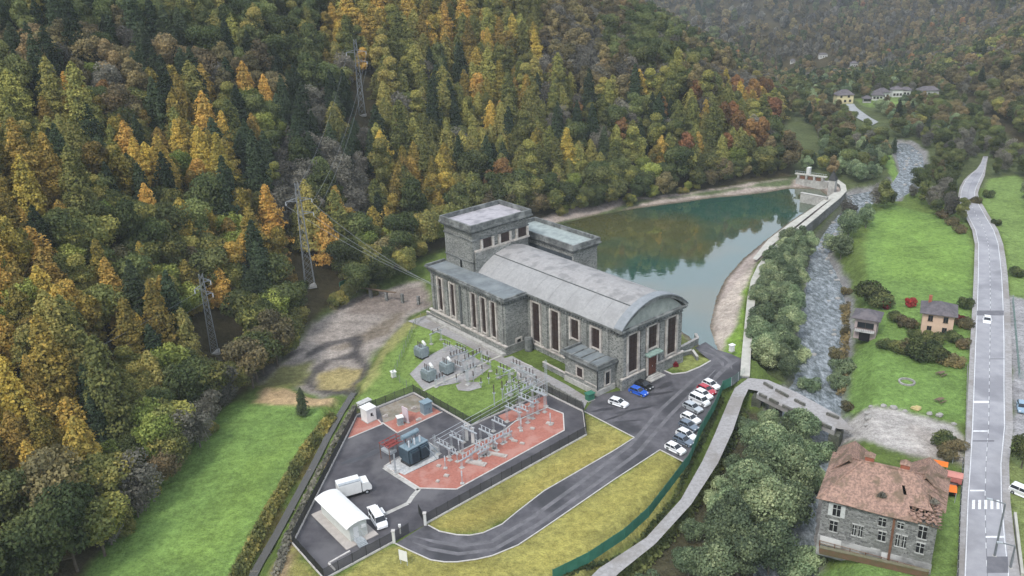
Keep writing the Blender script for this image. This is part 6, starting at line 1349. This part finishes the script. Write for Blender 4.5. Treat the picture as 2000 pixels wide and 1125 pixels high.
def okv(x, y):
    if any(inpoly(x, y, m_) for m_ in mead) or not nohouse(x, y): return False
    D, I = pdist(np.array([x]), np.array([y]), P['river']); 
    if I[0] or D[0] < 2.5: return False
    D, I = pdist(np.array([x]), np.array([y]), P['eastroad'])
    return not I[0] and D[0] > 2.5
scatter(100, 380, 255, 640, 6.0, 'V', 'valley', okv, .62, 1)
scatter(-60, 380, 640, 1200, 7.5, 'V', 'valley', okv, .7, 1)
scatter(50, 100, 166, 258, 3.6, 'S', 'strip', lambda x, y: True, .66, .8)
nsp = len(cand)
# trees placed one by one: (px, py of foot, kind index, scale, label)
SP = [(1500,850,15,.55,'willow between the lane bend and the bridge'),(1538,878,16,.6,'tall willow right under the bridge parapet'),(1585,830,17,1.0,'small willow bush at the foot of the bridge'),(1448,842,17,.8,'reddish lane side bush below the bridge bend'),(1500,930,15,1.0,'round willow in mid riverbank, centre of the willow group'),(1540,1040,15,.95,'willow near the river left of the villa wall'),(1415,1065,16,.8,'willow left in the willow group near the lane'),(1460,1000,15,1.0,'full round willow in the heart of the willow group'),(1395,1160,15,.8,'willow cut by the bottom edge near the lane'),(1500,1130,15,1.0,'willow cut by the bottom edge near the villa'),(1420,1080,16,.95,'willow above the bottom edge, middle of the group'),(1590,900,17,1.1,'willow bush in the river left of the villa roof'),(1590,960,17,1.0,'willow bush at the villa left wall'),(1398,990,17,.8,'lane side bush halfway down the willow group'),(1352,1050,17,.8,'lane side bush lower down the willow group'),
 (1500,915,15,.85,'grey green willow just below the bridge, left of the stone pier'),(1468,885,16,.62,'willow beside the gravel lane below the bridge'),(1560,880,15,.85,'round willow in the river bend under the bridge'),(1480,960,16,.8,'willow in the middle of the riverbank below the bridge'),(1545,985,15,1.0,'broad willow on the river bank left of the ruined villa'),(1440,1005,15,.75,'willow between the gravel lane and the broad willow'),(1500,1060,16,1.05,'large willow left of the villa garden'),(1410,1110,15,.8,'large round willow at the bottom edge, centre right'),(1345,1130,15,.6,'willow at the bottom edge beside the gravel lane'),(1440,1130,16,1.0,'willow cut by the bottom edge, below the villa level'),(1265,1160,17,.9,'willow bush at the bottom end of the gravel lane'),(1570,1110,17,1.0,'bright bush beside the villa garden fence'),(1555,1130,17,1.0,'bush at the bottom edge left of the villa lawn'),(1535,915,15,.8,'willow on the left bank just past the bridge'),(1436,925,17,.9,'willow bush on the slope right of the lane'),(1415,965,17,.8,'bush on the slope right of the lane, below the first'),
 (593,812,5,.42,'lone small dark spruce at the top of the green meadow'),(1700,590,18,2.0,'large dark round tree behind the pinkish garden house'),(1722,600,18,1.4,'dark tree right of the pinkish garden house'),(1640,520,15,.8,'round grey green tree on the right river bank above the garden house'),(1655,470,15,.85,'round tree on the right river bank at the top of the meadow'),(1690,445,16,.7,'grey green tree at the upper left corner of the meadow'),(1628,500,17,1.3,'bush at the water edge below the bank trees'),(1655,440,10,.8,'bare grey tree by the upper meadow corner'),(1800,700,18,1.6,'round dark bush below the cream house'),(1830,705,18,1.3,'dark bush right of the round one below the cream house'),(1775,690,20,1.1,'brown hedge shrub left of the garden bushes'),(1760,688,18,1.0,'green shrub at the hedge left end below the garden'),(1726,680,18,.8,'small hedge shrub under the garden slope'),(1745,684,18,.85,'hedge shrub between the two garden paths'),(1850,712,20,1.0,'brown shrub at the right end of the garden hedge'),(1868,716,20,.9,'last brown hedge shrub beside the road'),(1885,640,20,1.0,'brown hedge shrub between the cream house and the road'),(1885,600,18,1.0,'green shrub by the road above the cream house'),(1880,680,20,.9,'shrub by the road below the cream house'),(1777,598,19,1.1,'dark red shrub left of the cream house'),(1728,602,19,1.2,'dark red shrub beside the garden house roof'),(1873,632,19,1.0,'orange red shrub right of the cream house'),(1750,628,18,1.0,'green shrub on the lawn between the two houses'),(1770,640,20,1.2,'pinkish brown shrub before the cream house left corner'),(1785,660,18,.9,'green bush at the cream house foot, left'),(1820,672,18,1.1,'green bush at the cream house foot, centre'),(1860,668,18,1.0,'green bush at the cream house foot, right'),
 (1635,760,17,.9,'bush on the right bank just above the bridge'),(1632,700,20,1.1,'brown shrub at the river edge of the paddock'),(1643,735,17,1.0,'grey shrub between the river and the paddock'),(1578,768,17,.9,'small bush in the river beside the bridge'),(1655,800,20,.8,'brown shrub at the bridge end by the gravel lot'),(1648,610,20,.7,'low brown shrub on the river bank by the garden house'),(1650,655,20,.7,'low brown shrub on the river bank under the garden house'),(1652,580,20,.8,'brown shrub on the bank above the garden house'),
 (1842,868,18,1.0,'ivy shrub at the gravel lot right end'),(1862,880,20,1.0,'brown shrub on the gravel lot by the road'),(1848,895,20,.9,'low brown shrub above the canopies'),(1995,915,6,.5,'round green tree at the right edge beside the zebra crossing'),(1905,400,20,1.0,'shrub on the verge of the road bend'),(1860,440,20,1.1,'brown shrub clump at the top of the bright meadow'),(1875,455,20,1.0,'brown shrub right of the meadow clump'),(1840,425,20,1.1,'brown shrub left of the meadow clump'),(1945,440,18,.8,'dark shrub on the verge right of the road'),(1930,385,18,.9,'green shrub right of the road bend'),(1985,540,18,1.1,'dark bush at the right edge above the pale court'),
 (1940,310,6,.65,'green tree at the far end of the main road, right side'),(1912,300,7,.5,'green tree at the far end of the main road, left side'),(1320,716,19,.5,'small reddish bush on the lawn pit beside the hall'),(1745,300,5,.5,'small dark spruce by the upper river bend'),(690,1125,21,.01,''),(281,925,11,.62,'bright orange tree at the edge of the green meadow'),(1560,705,17,1.0,'willow bush on the left river bank below the wall')]
spn = []
for px, py, i, s, lb in SP:
    if not lb: continue
    z0 = -3.8 if (px < 1600 and py > 760 and px > 1200) else 0
    q = G(px, py, z0); z = HT(q.x, q.y); q = G(px, py, z); z = HT(q.x, q.y); spn.append((q.x, q.y, z-.1, i, s, lb))
# hedge / bush row along the left of the meadow and pond, and strips of undergrowth
for (a, c, n, kinds, sc) in (((600,640),(460,790),9,(21,14,8),(.8,1.1)), ((640,600),(800,540),8,(21,14,6),(.7,1.0)), ((450,800),(190,1100),13,(8,14,21,10),(.7,1.0)), ((1030,428),(1545,340),46,(14,21,6,13,7,8),(.5,.85)), ((690,565),(830,505),14,(21,6,14,8),(.5,.9)), ((1640,345),(1720,330),8,(15,16,6),(.6,.9))):
    for k in range(n):
        q_ = (k+rng.random()*.7)/n; p = G(a[0]+(c[0]-a[0])*q_+rng.uniform(-8, 8), a[1]+(c[1]-a[1])*q_-3); tryadd(p.x, p.y, 'L', 3, rng.uniform(*sc), rng.choice(kinds))
cand.sort(key=lambda c_: -c_[0]); NI = 300-len(spn); solo = cand[:NI]; rest = cand[NI:]
tu = crown_mesh('roof_weeds', 'bush', 1.1, .8, 420, .22, L['grey'], 91); tu_o = bpy.data.objects.new('roof_weeds', tu); COL.objects.link(tu_o); tu_o.parent = vl; tu_o.location = (8.2, 1.9, VH+1.2)
tu_o = bpy.data.objects.new('roof_weeds', tu); COL.objects.link(tu_o); tu_o.parent = vl; tu_o.location = (15.2, 3.0, VH+1.5)
PROTO = {}
def treeobj(x, y, z, i, s, rot, label, grp):
    k = KINDS[i]; nm = {'gold': 'larch_tree', 'dark': 'spruce_tree', 'willow': 'willow_tree'}.get(k[0], 'broadleaf_tree') if k[1] != 'bush' else 'shrub'
    if k[0] == 'olive' and k[1] == 'cone': nm = 'larch_tree'
    t = bpy.data.objects.new(nm, None); COL.objects.link(t); t.location = (x, y, z); t.rotation_euler = (0, 0, rot); t.scale = (s*rng.uniform(.85, 1.12), s*rng.uniform(.9, 1.1), s*rng.uniform(.88, 1.12)); tag(t, label, 'shrub' if k[1] == 'bush' else 'tree', grp)
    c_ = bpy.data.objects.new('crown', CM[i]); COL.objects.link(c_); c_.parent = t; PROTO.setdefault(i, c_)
    r_ = bpy.data.objects.new('trunk', TM[i]); COL.objects.link(r_); r_.parent = t
for x, y, z, i, s, lb in spn: treeobj(x, y, z, i, s, rng.random()*6.28, lb, 'trees and shrubs along the river and gardens')
REG = {'L': 'on the left slope', 'R': 'on the right hillside', 'V': 'on the valley floor', 'S': 'between wall and river'}
for ap, x, y, z, i, s, rot, far_, px, py, reg in solo:
    a_, b__, k_ = PROJ(x, y, z+KINDS[i][2]*s*.6)
    treeobj(x, y, z, i, s, rot, '%s %s, %.1f%% across, %.1f%% down the photo' % (KINDS[i][6], REG[reg], a_/20, b__/11.25), {'L': 'trees of the left slope forest', 'R': 'trees of the right hillside', 'V': 'trees of the valley floor', 'S': 'willows between wall and river'}[reg])
hg = []; r_ = np.random.RandomState(5); HL = GX([(650,800),(602,866),(530,990),(452,1135)])
def hedge(name, label, line, w_, h_, n, mt, z0):
    vs = []; fs = []; tn = []; seg_ = [math.dist(line[i], line[i+1]) for i in range(len(line)-1)]; tot = sum(seg_)
    ox, oy = line[0]
    for k in range(n):
        q = r_.rand()*tot; i = 0
        while i < len(seg_)-1 and q > seg_[i]: q -= seg_[i]; i += 1
        a, c = line[i], line[i+1]; f = min(q/seg_[i], 1); x = a[0]+(c[0]-a[0])*f+r_.uniform(-w_, w_); y = a[1]+(c[1]-a[1])*f+r_.uniform(-w_, w_); u = r_.normal(0, 1, 3); u /= np.linalg.norm(u); v = np.cross(u, r_.normal(0, 1, 3)); v /= np.linalg.norm(v)
        lump = .6+.5*float(vnoise(np.array(x), np.array(y), 2.5, 4)); p = np.array([x-ox, y-oy, HT(x, y)-z0+r_.rand()*h_*lump]); s_ = r_.uniform(.15, .4); m0 = len(vs); vs += [tuple(p-u*s_), tuple(p-v*s_), tuple(p+u*s_), tuple(p+v*s_)]; fs.append((m0, m0+1, m0+2, m0+3)); tn += [float(np.clip(vnoise(np.array(x), np.array(y), 3, 9)+r_.normal(0, .15), 0, 1))]*4
    me = bpy.data.meshes.new(name); me.from_pydata(vs, [], fs); at = me.attributes.new('tint', 'FLOAT', 'POINT'); at.data.foreach_set('value', np.array(tn, np.float32)); me.materials.append(mt); o = bpy.data.objects.new(name, me); COL.objects.link(o); o.location = (ox, oy, z0); return tag(o, label, 'hedge')
hedge('hedge', 'long low olive brown hedge between the green meadow and the ditch', HL, .8, .8, 4200, L['olive'], 0)
hedge('undergrowth', 'ragged brown undergrowth on the yard side of the ditch', GX([(693,795),(660,850),(615,930),(565,1040),(540,1125)]), .7, .6, 1500, L['grey'], 0)
hedge('undergrowth', 'dark green undergrowth along the lower edge of the gravel lane', GX([(1452,790),(1425,850),(1385,925),(1330,1000),(1265,1075),(1200,1125)], -1.5), 1.1, 1.2, 4200, L['green'], 0)
hedge('undergrowth', 'low brown growth along the river side of the paddock', GX([(1655,570),(1652,650),(1645,740)], -1), .9, 1.2, 1800, L['brown'], 0)
hedge('grass_tuft_line', 'weedy strip along the outer foot of the green fence', GX([(1100,1130),(1225,1058),(1315,955),(1372,850),(1412,766)]), .35, .35, 1500, L['green'], 0)
# one far, simplified crown of each kind stands as a real tree on the distant slope and is repeated by the forest
def forest(name, label, items, meshes):
    me = bpy.data.meshes.new(name); me.vertices.add(len(items)); me.vertices.foreach_set('co', np.array([(c_[1], c_[2], c_[3]) for c_ in items], np.float32).ravel())
    a = me.attributes.new('pid', 'INT', 'POINT'); a.data.foreach_set('value', np.array([c_[4] for c_ in items], np.int32))
    a = me.attributes.new('rot', 'FLOAT', 'POINT'); a.data.foreach_set('value', np.array([c_[6] for c_ in items], np.float32))
    a = me.attributes.new('scl', 'FLOAT', 'POINT'); a.data.foreach_set('value', np.array([c_[5] for c_ in items], np.float32))
    o = bpy.data.objects.new(name, me); COL.objects.link(o)
    g = bpy.data.node_groups.new(name, 'GeometryNodeTree'); g.interface.new_socket('Geometry', in_out='INPUT', socket_type='NodeSocketGeometry'); g.interface.new_socket('Geometry', in_out='OUTPUT', socket_type='NodeSocketGeometry')
    gi = g.nodes.new('NodeGroupInput'); gout = g.nodes.new('NodeGroupOutput'); jn = g.nodes.new('GeometryNodeJoinGeometry')
    def attr(nm, dt): n_ = g.nodes.new('GeometryNodeInputNamedAttribute'); n_.data_type = dt; n_.inputs[0].default_value = nm; return n_
    pid = attr('pid', 'INT'); rot = attr('rot', 'FLOAT'); scl = attr('scl', 'FLOAT'); cx = g.nodes.new('ShaderNodeCombineXYZ'); g.links.new(rot.outputs[0], cx.inputs[2])
    for i in sorted(set(c_[4] for c_ in items)):
        if i not in meshes: continue
        cmp_ = g.nodes.new('FunctionNodeCompare'); cmp_.data_type = 'INT'; cmp_.operation = 'EQUAL'; g.links.new(pid.outputs[0], cmp_.inputs[2]); cmp_.inputs[3].default_value = i
        oi = g.nodes.new('GeometryNodeObjectInfo'); oi.inputs[0].default_value = meshes[i]; oi.inputs[1].default_value = True; oi.transform_space = 'ORIGINAL'
        ip = g.nodes.new('GeometryNodeInstanceOnPoints'); g.links.new(gi.outputs[0], ip.inputs['Points']); g.links.new(cmp_.outputs[0], ip.inputs['Selection']); g.links.new(oi.outputs['Geometry'], ip.inputs['Instance']); g.links.new(cx.outputs[0], ip.inputs['Rotation']); g.links.new(scl.outputs[0], ip.inputs['Scale']); g.links.new(ip.outputs[0], jn.inputs[0])
    g.links.new(jn.outputs[0], gout.inputs[0]); md_ = o.modifiers.new('trees', 'NODES'); md_.node_group = g; return tag(o, label, 'forest', kind='stuff')
near_ = [c_ for c_ in rest if not c_[7]]; far_ = [c_ for c_ in rest if c_[7]]
FP = {}
for i in sorted(set(c_[4] for c_ in far_)):
    k = next(j for j, c_ in enumerate(far_) if c_[4] == i); c_ = far_.pop(k); o = bpy.data.objects.new('distant_tree', FAR[i]); COL.objects.link(o); o.location = (c_[1], c_[2], c_[3]); o.scale = (c_[5],)*3
    a_, b__, k_ = PROJ(c_[1], c_[2], c_[3]+8); tag(o, 'distant %s%s, %.1f%% across, %.1f%% down the photo' % ('slender ' if KINDS[i][1] == 'oval' else 'small ' if i in (1, 3, 5, 14) else '', KINDS[i][6], a_/20, b__/11.25), 'tree'); FP[i] = o
for i in set(c_[4] for c_ in near_):
    if i not in PROTO:
        c_ = next(c for c in near_ if c[4] == i); near_.remove(c_); a_, b__, k_ = PROJ(c_[1], c_[2], c_[3]+8)
        treeobj(c_[1], c_[2], c_[3], i, c_[5], c_[6], '%s, %.1f%% across, %.1f%% down the photo' % (KINDS[i][6], a_/20, b__/11.25), None)
forest('forest', 'dense autumn forest covering the slopes and the valley floor', near_, PROTO)
forest('distant_forest', 'hazy distant forest covering the mountains up the valley', far_, FP)
print('trees', len(solo), len(near_), len(far_), len(spn))

# ------------------------------------------------------------------ valley haze
hm = bpy.data.materials.new('haze'); hm.use_nodes = True; t = hm.node_tree; t.nodes.clear(); oo = t.nodes.new('ShaderNodeOutputMaterial'); pv = t.nodes.new('ShaderNodeVolumePrincipled')
pv.inputs['Color'].default_value = (.84, .92, 1, 1); pv.inputs['Density'].default_value = .00014; pv.inputs['Anisotropy'].default_value = .0; t.links.new(pv.outputs[0], oo.inputs['Volume'])
hz_ = MB().box(-1700, -400, -12, 2700, 3300, 900).build('haze', hm); tag(hz_, 'pale autumn haze lying in the valley', 'haze', kind='stuff')
